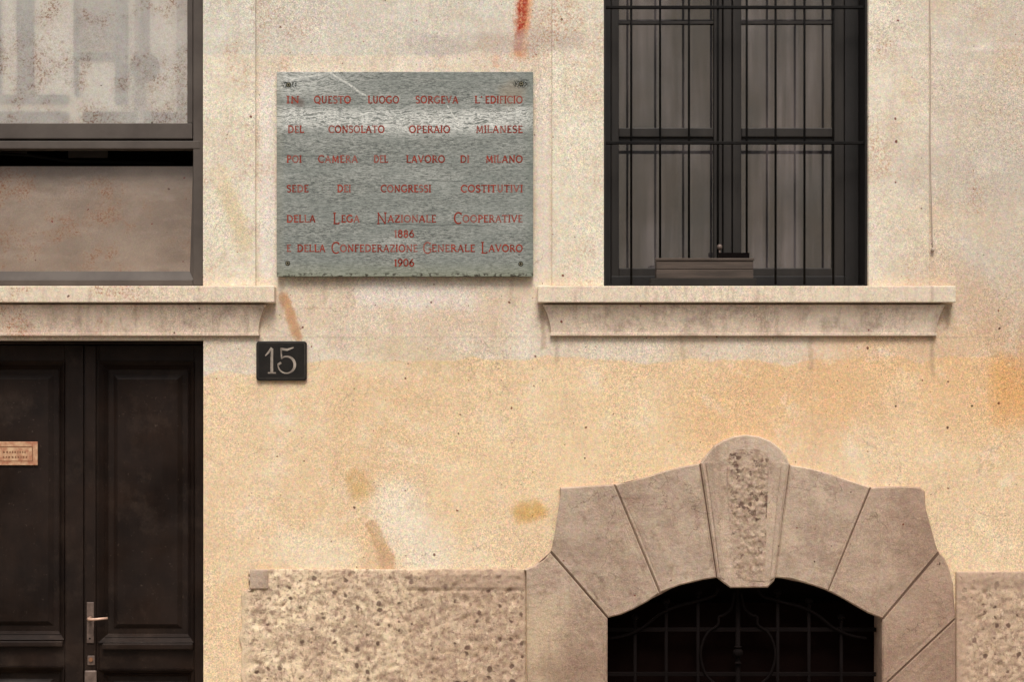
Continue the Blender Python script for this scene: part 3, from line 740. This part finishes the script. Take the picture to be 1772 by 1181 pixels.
    u = AT(147, 1215, yh); v = AT(168, 1161, yh)
    MB().box(u.x, v.x, yh - .012, yh + .0005, u.z, v.z).build('bolt_plate', P_STEEL, d1, bevel=0.006)
    # brass letter plate
    yl = yd + .012
    u = AT(-20, 806, yl); v = AT(65, 765, yl)
    lp = MB().box(u.x, v.x, yl, yl + .0075, u.z, v.z).build('letter_plate', P_BRASS, d2, bevel=0.002, label='small brass letter plate on the left leaf')
    u2 = AT(-12, 799, yl); v2 = AT(57, 773, yl)
    q = MB(); w_ = .004; y2 = yl - .0008
    q.box(u2.x, v2.x, y2, yl - .0001, v2.z - w_, v2.z).box(u2.x, v2.x, y2, yl - .0001, u2.z, u2.z + w_ * .6).box(v2.x - w_, v2.x, y2, yl - .0001, u2.z + w_ * .61, v2.z - w_ * 1.01)
    for j in range(2):
        xx = AT(5, 0, yl).x
        for i in range(9):
            ww = random.uniform(.006, .012)
            q.box(xx, xx + ww * .7, y2, yl - .0001, u2.z + .014 + j * .022, u2.z + .014 + j * .022 + .009); xx += ww + .003
    q.build('engraving', P_BRASSE, d2)
door()

# ------------------------------------------------------------------ stone arch over the cellar opening
J = 0.0016
arch = [
 ([(951.7, 954), (961, 928), (968, 896), (970, 870), (968, 843.5), (1062, 838), (1141, 1027), (1120, 1042), (1097, 1054.5), (1075, 1064), (1051.6, 1070)], -0.026),
 ([(1062, 838), (1085, 835), (1115, 826), (1150, 815), (1180, 807), (1210, 802), (1239.5, 1000.5), (1215, 1004.5), (1175.6, 1013.8), (1141, 1027)], -0.026),
 ([(1365, 804), (1395, 809), (1430, 818), (1465, 830), (1505, 843), (1431.5, 1023.6), (1407, 1015), (1367.5, 1003), (1338, 1000.5)], -0.026),
 ([(1505, 843), (1550, 841), (1590, 843), (1599, 850), (1600, 872), (1603, 900), (1609, 932), (1623.5, 955), (1525, 1072), (1500, 1062), (1466, 1042), (1431.5, 1023.6)], -0.025),
 ([(951.7, 954), (1051.6, 1070), (1051, 1300), (911, 1300), (911, 992), (906, 986), (925, 978), (940, 968)], -0.022),
 ([(911, 1300), (1051, 1300), (1051, 1488), (911, 1488)], -0.022),
 ([(1623.5, 955), (1634, 966), (1640, 980), (1648, 1010), (1652, 1070), (1524, 1190), (1524, 1080), (1525, 1072)], -0.022),
 ([(1652, 1070), (1654, 1488), (1524, 1488), (1524, 1190)], -0.021),
]
def stone_mesh(pts, yf, name, mat, yb=0.18, bev=0.005):
    """prism whose face is a fine triangulated sheet with gentle hand-dressed unevenness"""
    pp = inset(PX(pts), J); bm = bmesh.new()
    vb = [bm.verts.new((x, yb, z)) for x, z in pp]; vf = [bm.verts.new((x, yf + .007, z)) for x, z in pp]
    ip = inset(pp, 0.006); vi = [bm.verts.new((x, yf, z)) for x, z in ip]
    n = len(pp)
    for i in range(n):
        k = (i + 1) % n
        bm.faces.new((vb[i], vb[k], vf[k], vf[i])); bm.faces.new((vf[i], vf[k], vi[k], vi[i]))
    face = bm.faces.new(vi); 
    r = bmesh.ops.triangulate(bm, faces=[face])
    for it in range(5):
        es = [e_ for e_ in bm.edges if all(abs(v.co.y - yf) < .02 for v in e_.verts) and e_.calc_length() > 0.045 and not any(v in vf for v in e_.verts)]
        inner = [e_ for e_ in es if len(e_.link_faces) == 2 and all(abs(f.calc_center_median().y - yf) < .0025 for f in e_.link_faces)]
        if not inner: break
        bmesh.ops.subdivide_edges(bm, edges=inner, cuts=1); bmesh.ops.triangulate(bm, faces=[f for f in bm.faces if len(f.verts) > 4])
    vbs = set(vi) | set(vf) | set(vb)
    for v in bm.verts:
        if v not in vbs: v.co.y += mnoise.noise(v.co * 9) * .005
    bmesh.ops.recalc_face_normals(bm, faces=bm.faces)
    me = bpy.data.meshes.new(name); bm.to_mesh(me); bm.free(); me.materials.append(mat)
    o = bpy.data.objects.new(name, me); COL.objects.link(o); o.parent = B
    return o
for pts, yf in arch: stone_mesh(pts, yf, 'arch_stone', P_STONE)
# mortar bed seen in the joints
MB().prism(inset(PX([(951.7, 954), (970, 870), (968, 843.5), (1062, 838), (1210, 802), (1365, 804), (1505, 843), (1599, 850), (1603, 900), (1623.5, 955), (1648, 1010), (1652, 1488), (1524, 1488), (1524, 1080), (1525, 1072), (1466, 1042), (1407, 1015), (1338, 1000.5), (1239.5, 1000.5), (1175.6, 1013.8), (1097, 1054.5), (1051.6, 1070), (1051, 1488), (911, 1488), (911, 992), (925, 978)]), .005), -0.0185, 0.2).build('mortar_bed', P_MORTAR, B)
# keystone with a sunk, heavily weathered carved panel
ks = [(1210.5, 802), (1220, 788), (1234, 772), (1250, 762), (1268, 755), (1290, 752), (1312, 755), (1332, 763), (1348, 775), (1358, 788), (1365, 803), (1352, 900), (1341, 998), (1338, 1006), (1327, 1017.5), (1262, 1018), (1248, 1008), (1239.5, 1000), (1225, 900)]
inn = [(1251, 796), (1263, 782), (1290, 776), (1316, 782), (1330, 796), (1323, 900), (1321, 1004), (1266, 1004), (1259, 900)]
y0 = -0.046
K = stone_mesh(ks, y0 + .012, 'keystone', P_STONE, bev=0.008)
def ring(pa, pb_, ya, yb):
    pass
# flanking fillets down both sides
for side in ([(1219, 800), (1231, 800), (1242, 900), (1252, 1003), (1244, 999), (1233, 900)], [(1350, 800), (1360, 803), (1348, 900), (1337, 1000), (1330, 1004), (1339, 900)]):
    MB().prism(PX(side), y0 + .006, y0 + .0118).build('fillet', P_STONE, K, bevel=0.004, seg=2)
# carved field: displaced grid clipped to panel shape
nx, nz = 44, 110; vs = []; fs = []
for j in range(nz + 1):
    v = j / nz; py = 778 + (1005 - 778) * v
    l = 1254 + (1266 - 1254) * v; r_ = 1329 + (1321 - 1329) * v
    if v < .08: q = (1 - v / .08) ** 2 * 20; l += q; r_ -= q
    for i in range(nx + 1):
        u = i / nx; px = l + (r_ - l) * u
        p = Vector((px * .06, py * .05, 0)); q = Vector((px * .19, py * .17, 4))
        d = mnoise.noise(p) * .003 + mnoise.noise(q) * .0034
        rel = math.exp(-((px - 1291 - 10 * mnoise.noise(Vector((0, py * .03, 8)))) / 19) ** 2) * .004 * (0.6 + mnoise.noise(Vector((px * .05, py * .05, 2))))
        w_ = mnoise.noise(Vector((px * .03, py * .03, 11))) * 3
        leafy = .0015 * math.sin(py * .30 + px * .05 + w_ * 2) * min(1, abs(px - 1291) / 14)
        edge = min(1, min(u, 1 - u, v, 1 - v) * 8)
        vs.append((X(px), y0 + .011 - (d + rel + leafy) * edge, Z(py)))
for j in range(nz):
    for i in range(nx): a = j * (nx + 1) + i; fs.append((a, a + 1, a + nx + 2, a + nx + 1))
bK = NB('carved_stone')
hgt = bK.rng(bK.xyz()[1], y0 - .012, y0 + .016)
cc = bK.mix(bK.rng(bK.noise(30, 4, .7), .4, .62), lin((192, 168, 146)), lin((162, 138, 118)))
cc = bK.mix(bK.math('MULTIPLY', bK.rng(bK.noise(44, 3, .6), .52, .62, 0, .85), bK.rng(bK.noise(9, 3, .6), .42, .55, .25, 1)), cc, lin((96, 74, 64)))
bK.bsdf(grain(bK, cc, .2, 130), .95, spec=.1, bump=bK.noise(60, 4, .7), dist=.006, strength=.7)
MB().add(vs, fs).build('carved_panel', bK.mat, K, smooth=True)

# rough pitted plinth stones
def rough_block(px0, px1, py0, py1, yf, name='plinth_stone', step=0.008, amp=1.0, ragged=0):
    x0, x1, z1, z0 = X(px0), X(px1), Z(py0), Z(py1)
    nx, nz = int((x1 - x0) / step), int((z1 - z0) / step); vs = []; fs = []
    for j in range(nz + 1):
        for i in range(nx + 1):
            x = x0 + (x1 - x0) * i / nx; z = z0 + (z1 - z0) * j / nz
            p = Vector((x, z, yf * 30))
            d = mnoise.noise(p * 26) * .003 + mnoise.noise(p * 60 + Vector((5, 5, 5))) * .0035
            pit = mnoise.noise(p * 34 + Vector((9, 1, 2))); d -= max(0, pit - .28) * .02
            ed = min(i, nx - i, j, nz - j) / 3
            e_ = min(1, ed); xx = x
            if ragged and i < 4: xx += mnoise.noise(Vector((0, z * 14, 3))) * .02 + ((X(433) - X(418)) if z > Z(1022) else 0)
            if ragged and z > Z(1024) and x > X(690): d += .003
            if ragged and abs(z - Z(1021)) < step * .6 and x > X(690): d -= .006
            vs.append((xx, yf - d * amp * e_ + (1 - e_) * .003, z))
    for j in range(nz):
        for i in range(nx): a = j * (nx + 1) + i; fs.append((a, a + 1, a + nx + 2, a + nx + 1))
    base = len(vs); rim = [i for i in range(nx + 1)] + [j * (nx + 1) + nx for j in range(1, nz + 1)] + [nz * (nx + 1) + i for i in range(nx - 1, -1, -1)] + [j * (nx + 1) for j in range(nz - 1, 0, -1)]
    for q in rim: vs.append((vs[q][0], -0.0004, vs[q][2]))
    L = len(rim)
    for q in range(L): fs.append((rim[q], rim[(q + 1) % L], base + (q + 1) % L, base + q))
    return MB().add(vs, fs).build(name, P_PIT, B, smooth=True)
rough_block(418, 910, 986, 1250, -0.012, ragged=1)
rough_block(418, 908, 1252, 1488, -0.012, step=.016)
MB().box(X(433), X(465), -0.019, -0.0005, Z(1020), Z(986)).build('plinth_stone', P_STONE, B, bevel=0.005)
rough_block(1653.5, 2060, 990, 1250, -0.014)
rough_block(1653.5, 2060, 1252, 1488, -0.014, step=.016)

# cellar gate behind wrought ironwork
yg = 0.07
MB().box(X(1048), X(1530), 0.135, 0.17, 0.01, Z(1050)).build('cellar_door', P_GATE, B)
MB().box(X(1040), X(1540), 0.181, 0.2, Z(1052), AZ + .04).build('arch_backing', P_VOID, B)  # near-black sheet in place of the shade behind the arch
gr = MB()
zr1, zr2 = AT(0, 1091, yg).z, AT(0, 1168, yg).z
G = None
for zc in (zr1, zr2, zr2 - .5, .12):
    gr = MB().box(X(1051) + .004, X(1524) - .004, yg - .003, yg + .009, zc - .009, zc + .009)
    if G is None: G = gr.build('ornamental_grille', P_GRILLE, B, bevel=.002)
    else: gr.build('rail', P_GRILLE, G, bevel=.002)
tops = [(1099, 1070), (1153, 1043), (1208, 1027), (1277, 1010), (1346, 1027), (1400, 1042), (1456, 1070)]
for px, py in tops:
    t = AT(px, py, yg); q = MB().tube([(t.x, yg + .003, .03), (t.x, yg + .003, t.z)], .0075 if px != 1277 else .011, 8)
    if px != 1277: q.ball((t.x, yg + .003, t.z + .002), .018, 1, 1, .7).ball((t.x, yg + .003, t.z - .016), .010, 1, 1, .6)
    q.build('bar', P_GRILLE, G, smooth=True)
def smooth_path(pp, n=6):
    out = []
    for i in range(len(pp) - 1):
        p0 = Vector(pp[max(i - 1, 0)]); p1 = Vector(pp[i]); p2 = Vector(pp[i + 1]); p3 = Vector(pp[min(i + 2, len(pp) - 1)])
        for k in range(n):
            t = k / n
            out.append(.5 * ((2 * p1) + (-p0 + p2) * t + (2 * p0 - 5 * p1 + 4 * p2 - p3) * t * t + (-p0 + 3 * p1 - 3 * p2 + p3) * t ** 3))
    out.append(Vector(pp[-1])); return out
sc1 = [(1054, 1106), (1082, 1101), (1110, 1089), (1139, 1066), (1167, 1052), (1209, 1041), (1235, 1032), (1244, 1018)]
sc2 = [(1271, 1027), (1266, 1052), (1254, 1065), (1244, 1069), (1242, 1083), (1225, 1096), (1215, 1117), (1213, 1142), (1224, 1172), (1250, 1192), (1276, 1198)]
for path, rr in ((sc1, .0065), (sc2, .006)):
    for mir in (0, 1):
        pts = [AT(2 * 1277 - px if mir else px, py, yg - .006) for px, py in path]
        MB().tube(smooth_path(pts), rr, 6).build('scroll', P_GRILLE, G, smooth=True)
c = AT(1277, 1131, yg - .008)
MB().ball(c, .023, 1, .8, .9).ball(c + Vector((0, 0, .026)), .018, 1, .8, .28).ball(c - Vector((0, 0, .045)), .016, 1, .8, .3).build('boss', P_GRILLE, G, smooth=True)

# thin strand added for the shadow line at the surround's edge
cb = MB().tube(smooth_path([(X(1604) + .008, -.02, Z(-500)), (X(1606), -.02, Z(-100)), (X(1608.5), -.020, Z(120)), (X(1607.5), -.020, Z(240)), (X(1610), -.015, Z(340)), (X(1613), -.009, Z(430))], 8), .0021, 6)
cb.ball((X(1613), -.010, Z(433)), .009, .9, .9, 1.2)
thing(cb.build('edge_shadow_strand', P_EDGESHADE, None, smooth=True), 'thin grey cable hanging down the wall right of the barred window', 'shadow line')

# ------------------------------------------------------------------ lettering: stroke capitals
def arc(cx, cy, rx, ry, a0, a1, n=14):
    return [(cx + rx * math.cos(R(a0 + (a1 - a0) * i / n)), cy + ry * math.sin(R(a0 + (a1 - a0) * i / n))) for i in range(n + 1)]
def sf(x, y, w_=.13): return [(x - w_, y), (x + w_, y)]
T_, t_ = 1.0, .78    # thick and thin stroke factors
GL = {
 'I': (.22, [(T_, [(.11, 0), (.11, 1)]), (t_, sf(.11, .02)), (t_, sf(.11, .98))]),
 'L': (.52, [(T_, [(.12, 0), (.12, 1)]), (t_, sf(.12, .98)), (t_, [(.02, .03), (.5, .03), (.52, .16)])]),
 'E': (.52, [(T_, [(.12, 0), (.12, 1)]), (t_, [(.02, .97), (.46, .97), (.48, .86)]), (t_, [(.12, .52), (.40, .52)]), (t_, [(.02, .03), (.48, .03), (.50, .14)])]),
 'F': (.50, [(T_, [(.12, 0), (.12, 1)]), (t_, [(.02, .97), (.46, .97), (.48, .86)]), (t_, [(.12, .52), (.40, .52)]), (t_, sf(.12, .02))]),
 'T': (.62, [(T_, [(.31, 0), (.31, .97)]), (t_, [(.0, .86), (.02, .97), (.60, .97), (.62, .86)]), (t_, sf(.31, .02))]),
 'N': (.74, [(t_, [(.12, 0), (.12, 1)]), (T_, [(.08, 1), (.64, 0)]), (t_, [(.64, 0), (.64, 1)]), (t_, sf(.12, .02, .1)), (t_, sf(.64, .98, .1))]),
 'M': (.86, [(t_, [(.12, 0), (.16, 1)]), (T_, [(.16, 1), (.44, .12)]), (t_, [(.44, .12), (.70, 1)]), (T_, [(.70, 1), (.76, 0)]), (t_, sf(.12, .02, .09)), (t_, sf(.76, .02, .1))]),
 'A': (.70, [(t_, [(.06, 0), (.35, 1)]), (T_, [(.35, 1), (.64, 0)]), (t_, [(.17, .34), (.53, .34)]), (t_, sf(.06, .02, .08)), (t_, sf(.64, .02, .09))]),
 'V': (.70, [(T_, [(.06, 1), (.35, 0)]), (t_, [(.35, 0), (.64, 1)]), (t_, sf(.06, .98, .09)), (t_, sf(.64, .98, .08))]),
 'Z': (.60, [(t_, [(.04, .86), (.06, .97), (.56, .97)]), (T_, [(.56, .97), (.04, .03)]), (t_, [(.04, .03), (.56, .03), (.60, .16)])]),
 'U': (.70, [(T_, [(.12, 1), (.12, .34)] + arc(.35, .34, .23, .32, 180, 360)[1:] + [(.58, 1)]), (t_, sf(.12, .98, .1)), (t_, sf(.58, .98, .09))]),
 'O': (.80, [(T_, arc(.40, .5, .35, .48, 0, 360, 26))]),
 'Q': (.80, [(T_, arc(.40, .5, .35, .48, 0, 360, 26)), (T_, [(.44, .16), (.62, -.06), (.80, -.12)])]),
 'C': (.70, [(T_, arc(.42, .5, .37, .48, 48, 312, 20)), (t_, [(.67, .98), (.67, .76)])]),
 'G': (.78, [(T_, arc(.42, .5, .37, .48, 48, 325, 20)), (t_, [(.72, .42), (.72, .10)]), (t_, [(.52, .42), (.80, .42)]), (t_, [(.67, .98), (.67, .78)])]),
 'S': (.52, [(T_, [(.47, .80)] + arc(.26, .75, .20, .23, 30, 250, 10)[1:] + arc(.26, .26, .22, .25, 80, -150, 12))]),
 'D': (.74, [(T_, [(.12, 0), (.12, 1)]), (T_, [(.02, .97), (.30, .97)] + arc(.30, .5, .38, .47, 90, -90, 16)[1:] + [(.02, .03)])]),
 'P': (.56, [(T_, [(.12, 0), (.12, 1)]), (t_, [(.02, .97), (.28, .97)] + arc(.28, .73, .24, .24, 90, -90, 10)[1:] + [(.12, .49)]), (t_, sf(.12, .02))]),
 'R': (.64, [(T_, [(.12, 0), (.12, 1)]), (t_, [(.02, .97), (.28, .97)] + arc(.28, .74, .22, .23, 90, -90, 10)[1:] + [(.12, .51)]), (T_, [(.28, .50), (.66, -.02)]), (t_, sf(.12, .02))]),
 "'": (.16, [(T_, [(.10, 1), (.05, .78)])]),
 '1': (.34, [(T_, [(.20, 0), (.20, 1)]), (t_, [(.04, .80), (.20, 1)]), (t_, sf(.20, .02))]),
 '8': (.58, [(T_, arc(.29, .75, .19, .23, 0, 360, 18)), (T_, arc(.29, .27, .24, .27, 0, 360, 18))]),
 '6': (.58, [(T_, [(.46, 1.0), (.22, .78), (.08, .50)] + arc(.30, .30, .24, .29, 170, 530, 20)[1:])]),
 '9': (.58, [(T_, [(.14, 0.0), (.38, .22), (.52, .50)] + arc(.30, .70, .24, .29, -10, 350, 20)[1:])]),
 '0': (.64, [(T_, arc(.32, .5, .27, .49, 0, 360, 24))]),
}
def ribbon(mb, pts, hw, y):
    """one flat stroke with mitred joints, a hair proud of its plate"""
    n = len(pts); closed = (Vector(pts[0]) - Vector(pts[-1])).length < 1e-6 and n > 3
    P = [Vector(p) for p in pts]; hs_ = hw if isinstance(hw, (list, tuple)) else [hw] * n
    L = []; Rr = []
    for i in range(n):
        if closed: pa, pb_ = P[(i - 1) % (n - 1)], P[(i + 1) % (n - 1)]
        else: pa, pb_ = P[max(i - 1, 0)], P[min(i + 1, n - 1)]
        a = (P[i] - pa).normalized() if (P[i] - pa).length > 1e-9 else None
        c = (pb_ - P[i]).normalized() if (pb_ - P[i]).length > 1e-9 else None
        a = a or c; c = c or a
        t = a + c; t = t.normalized() if t.length > 1e-6 else a
        nn = Vector((-t.y, t.x)); k = 1 / max(.5, abs(nn.dot(Vector((-a.y, a.x)))))
        L.append(P[i] + nn * hs_[i] * k); Rr.append(P[i] - nn * hs_[i] * k)
    vs = [(p.x, y, p.y) for p in L] + [(p.x, y, p.y) for p in Rr]
    mb.add(vs, [(i, i + 1, n + i + 1, n + i) for i in range(n - 1)])
def word(txt, px0, px1, cap, base, y, hw):
    ws = [GL[c][0] for c in txt]; gap = .13; h = (base - cap) * M
    tot = sum(ws) + gap * (len(ws) - 1); sx = (px1 - px0) * M / tot
    x = X(px0)
    for c in txt:
        wd, strokes = GL[c]; mb = MB()
        jy = random.uniform(-.012, .012) * h
        for i, (f, pts) in enumerate(strokes):
            ribbon(mb, [(x + u * sx, Z(base) + v * h + jy) for u, v in pts], hw * f * random.uniform(.8, 1.05), y - i * .00012)
        tp(mb.build('letter' if c.isalpha() or c == "'" else 'numeral', random.choice(P_REDS), tab, recalc=False))
        x += (wd + gap) * sx

# ------------------------------------------------------------------ memorial tablet
TY = -0.030
tab = empty('memorial_tablet', (X(701.5), 0, Z(481)))
thing(tab, 'grey marble memorial tablet with red Italian inscription between the two windows', 'plaque')
def tp(o): o.matrix_parent_inverse = Matrix.Translation(-Vector(tab.location)); return o
tp(MB().box(X(480.5), X(922.5), TY, -0.006, Z(480), Z(126.5)).build('slab', P_SLATE, tab, bevel=0.002))
tp(MB().box(X(500), X(903), -0.0059, -0.0005, Z(462), Z(145)).build('spacer', P_VOID, tab))
HW = .0030
lines = [
 ([('IN', 498, 519), ('QUESTO', 545, 608), ('LUOGO', 638, 691), ('SORGEVA', 720, 793), ("L'", 822, 835), ('EDIFICIO', 840, 904)], 168.5, 180.5),
 ([('DEL', 500, 527), ('CONSOLATO', 570, 666), ('OPERAIO', 709, 779), ('MILANESE', 824, 904)], 219.5, 231.5),
 ([('POI', 498, 523), ('CAMERA', 552, 620), ('DEL', 648, 672), ('LAVORO', 704, 770), ('DI', 797, 812), ('MILANO', 841, 904)], 271, 283),
 ([('SEDE', 498, 535), ('DEI', 585, 608), ('CONGRESSI', 660, 746), ('COSTITUTIVI', 798, 904)], 322, 334),
 ([('DELLA', 498, 547), ('EGA', 592, 623), ('AZIONALE', 672, 755), ('OOPERATIVE', 801, 904)], 374, 386),
 ([('1886', 683, 717)], 400, 412),
 ([('E', 498, 505), ('DELLA', 516, 564), ('ONFEDERAZIONE', 590, 723), ('ENERALE', 748, 822), ('AVORO', 846, 904)], 425, 437),
 ([('1906', 683, 717)], 450, 462),
]
bigs = {4: [('L', 578, 588), ('N', 653, 670), ('C', 786, 799)], 6: [('C', 575, 588), ('G', 733, 747), ('L', 833, 843)]}
for li, (ws, cap, base) in enumerate(lines):
    for t, a, c in ws: word(t, a, c, cap, base, TY - .0006, HW)
    for t, a, c in bigs.get(li, []): word(t, a, c, cap - 4.5, base + 3, TY - .0006, HW * 1.05)
for px, py in ((501, 149), (902, 147), (499.5, 457), (901, 458)):
    x, z = X(px), Z(py)
    s_ = tp(MB().disc((x, z), .0105, TY - .0012, TY - .0001).build('screw', P_SCREW, tab, bevel=.0005))
    q = MB()
    n = 20
    vs = [(x + r_ * math.cos(2 * math.pi * k / n), TY - .0022, z + r_ * math.sin(2 * math.pi * k / n)) for r_ in (.0072, .0048) for k in range(n)]
    q.add(vs, [(k, (k + 1) % n, (k + 1) % n + n, k + n) for k in range(n)])
    o = q.build('washer', P_SCREWHI, s_)

# ------------------------------------------------------------------ house number plate
npx = empty('house_number_plate', (X(488), 0, Z(625)))
thing(npx, 'black enamel house number plate reading 15 right of the door', 'number plate')
def pp_(o): o.matrix_parent_inverse = Matrix.Translation(-Vector(npx.location)); return o
def rrect(x0, x1, z0, z1, r, n=6):
    out = []
    for cx, cz, a0 in ((x1 - r, z1 - r, 0), (x0 + r, z1 - r, 90), (x0 + r, z0 + r, 180), (x1 - r, z0 + r, 270)):
        out += [(cx + r * math.cos(R(a0 + 90 * i / n)), cz + r * math.sin(R(a0 + 90 * i / n))) for i in range(n + 1)]
    return out
x0, x1, z0, z1 = X(444), X(531.5), Z(659.5), Z(591)
o = pp_(MB().prism(rrect(x0, x1, z0, z1, .014), -0.014, -0.0005).build('plate', P_ENAMEL, npx, bevel=.004, seg=3))
q = MB(); rr = rrect(x0 + .008, x1 - .008, z0 + .010, z1 - .008, .010); ribbon(q, rr + [rr[0]], .0016, -0.0147)
pp_(q.build('rim_line', P_NUMDIM, npx, recalc=False))
q = MB()
def RB(pts, hw, i): ribbon(q, PX(pts), [h * M * .78 for h in hw] if isinstance(hw, list) else hw * M * .78, -0.0148 - i * .00015)
RB([(471.8, 604), (471.2, 620), (471.2, 645)], [2.6, 2.9, 3.1], 0)
RB([(460, 616.5), (465, 611), (471, 602.5)], [1.2, 2.2, 2.2], 1)
RB([(464.5, 646), (478.5, 646)], 1.6, 2)
RB([(486, 604.5), (498, 606), (509, 602)], [2.8, 2.6, 1.0], 3)
RB([(487, 603), (487.5, 612), (488.5, 622)], [1.6, 1.6, 1.7], 4)
five = [(488.5, 621)] + [(496.5 + 14.5 * math.cos(R(a_)), 632 - 14.5 * math.sin(R(a_))) for a_ in range(110, -205, -15)]
RB(five, [1.2] + [1.5 + 1.5 * max(0, math.cos(R(a_ - 10))) for a_ in range(110, -205, -15)], 5)
RB([(483, 631), (487.5, 628)], 2.6, 6)
pp_(q.build('number', P_NUM, npx, recalc=False))

# ------------------------------------------------------------------ the other side of the street, seen in the window glass
OY = -11.3
def MR(px, py, ym=0.062):                        # facade point whose reflection shows at a pixel of the left pane
    k = ((ym - CY) + (ym - OY)) / (-CY)
    return CX + (X(px) - CX) * k, CZ + (Z(py) - CZ) * k
O = empty('opposite_house', (0, OY, 0))
thing(O, 'pale plastered house across the street reflected in the left window', 'building')
def op(o): o.matrix_parent_inverse = Matrix.Translation(-Vector(O.location)); return o
op(MB().box(-12, 12, OY - 7, OY, 0, 7.6).build('wall', P_FAC, O))
op(MB().box(-12.2, 12.2, OY - 7.1, OY + .3, 7.601, 7.8).build('roof', P_KERB, O))
def rbox(mb, px0, px1, py0, py1, d0, d1):
    xa, zb_ = MR(px0, py1); xb, zt_ = MR(px1, py0); mb.box(xa, xb, OY + d0, OY + d1, zb_, zt_); return mb
op(rbox(MB(), -260, 118, 196, 212, .002, .12).build('sill', P_FACD, O))
op(rbox(MB(), 148, 420, 197, 212, .002, .12).build('sill', P_FACD, O))
wn = op(rbox(rbox(rbox(MB(), 32, 60, -90, 166, .002, .07), -60, 118, 166, 180, .002, .08), -150, 4, -90, 165, .002, .05).build('window_frame', P_FACD, O))
sh = op(rbox(rbox(rbox(MB(), 203, 222, -90, 182, .002, .09), 130, 136, -90, 168, .002, .07), 136.1, 202.9, 92, 106, .002, .07).build('shutter', P_SHUT, O))
sh.data.materials[0] = P_FACD
n = 26; proto = None
for i in range(n):
    py = -88 + i * 7
    if 86 < py < 104: continue
    xa, zb_ = MR(136.2, py + 5); xb, zt_ = MR(202.8, py)
    s_ = op(MB().add([(xa, OY + .05, zb_), (xb, OY + .05, zb_), (xb, OY + .02, zt_), (xa, OY + .02, zt_)], [(0, 1, 2, 3)]).build('slat', P_SHUT, O))
    md = s_.modifiers.new('t', 'SOLIDIFY'); md.thickness = .008
op(rbox(MB(), 309, 330, -120, 196, .002, .10).build('pilaster', P_SHUT, O))
ln = MB(); xa, zt_ = MR(252, -60); xb, zb_ = MR(263, 130)
lx, lz = MR(264, 128)
ln.tube([(lx, OY + .35, zt_ + .6), (lx, OY + .35, lz)], .055, 10)
ln.tube([(lx - .10, OY + .002, zt_ + .5), (lx, OY + .35, zt_ + .5)], .02)
ln.ball((lx, OY + .35, lz), .17, 1, 1, 1)
thing(ln.build('street_lamp', P_FACD, None, smooth=True), 'grey globe lamp on the far facade, seen in the left window reflection', 'lamp')
dp = MB(); lx2, _ = MR(246, 0); dp.tube([(lx2, OY + .08, .1), (lx2, OY + .08, 7.4)], .06, 10)
op(dp.build('downpipe', P_SHUT, O, smooth=True))
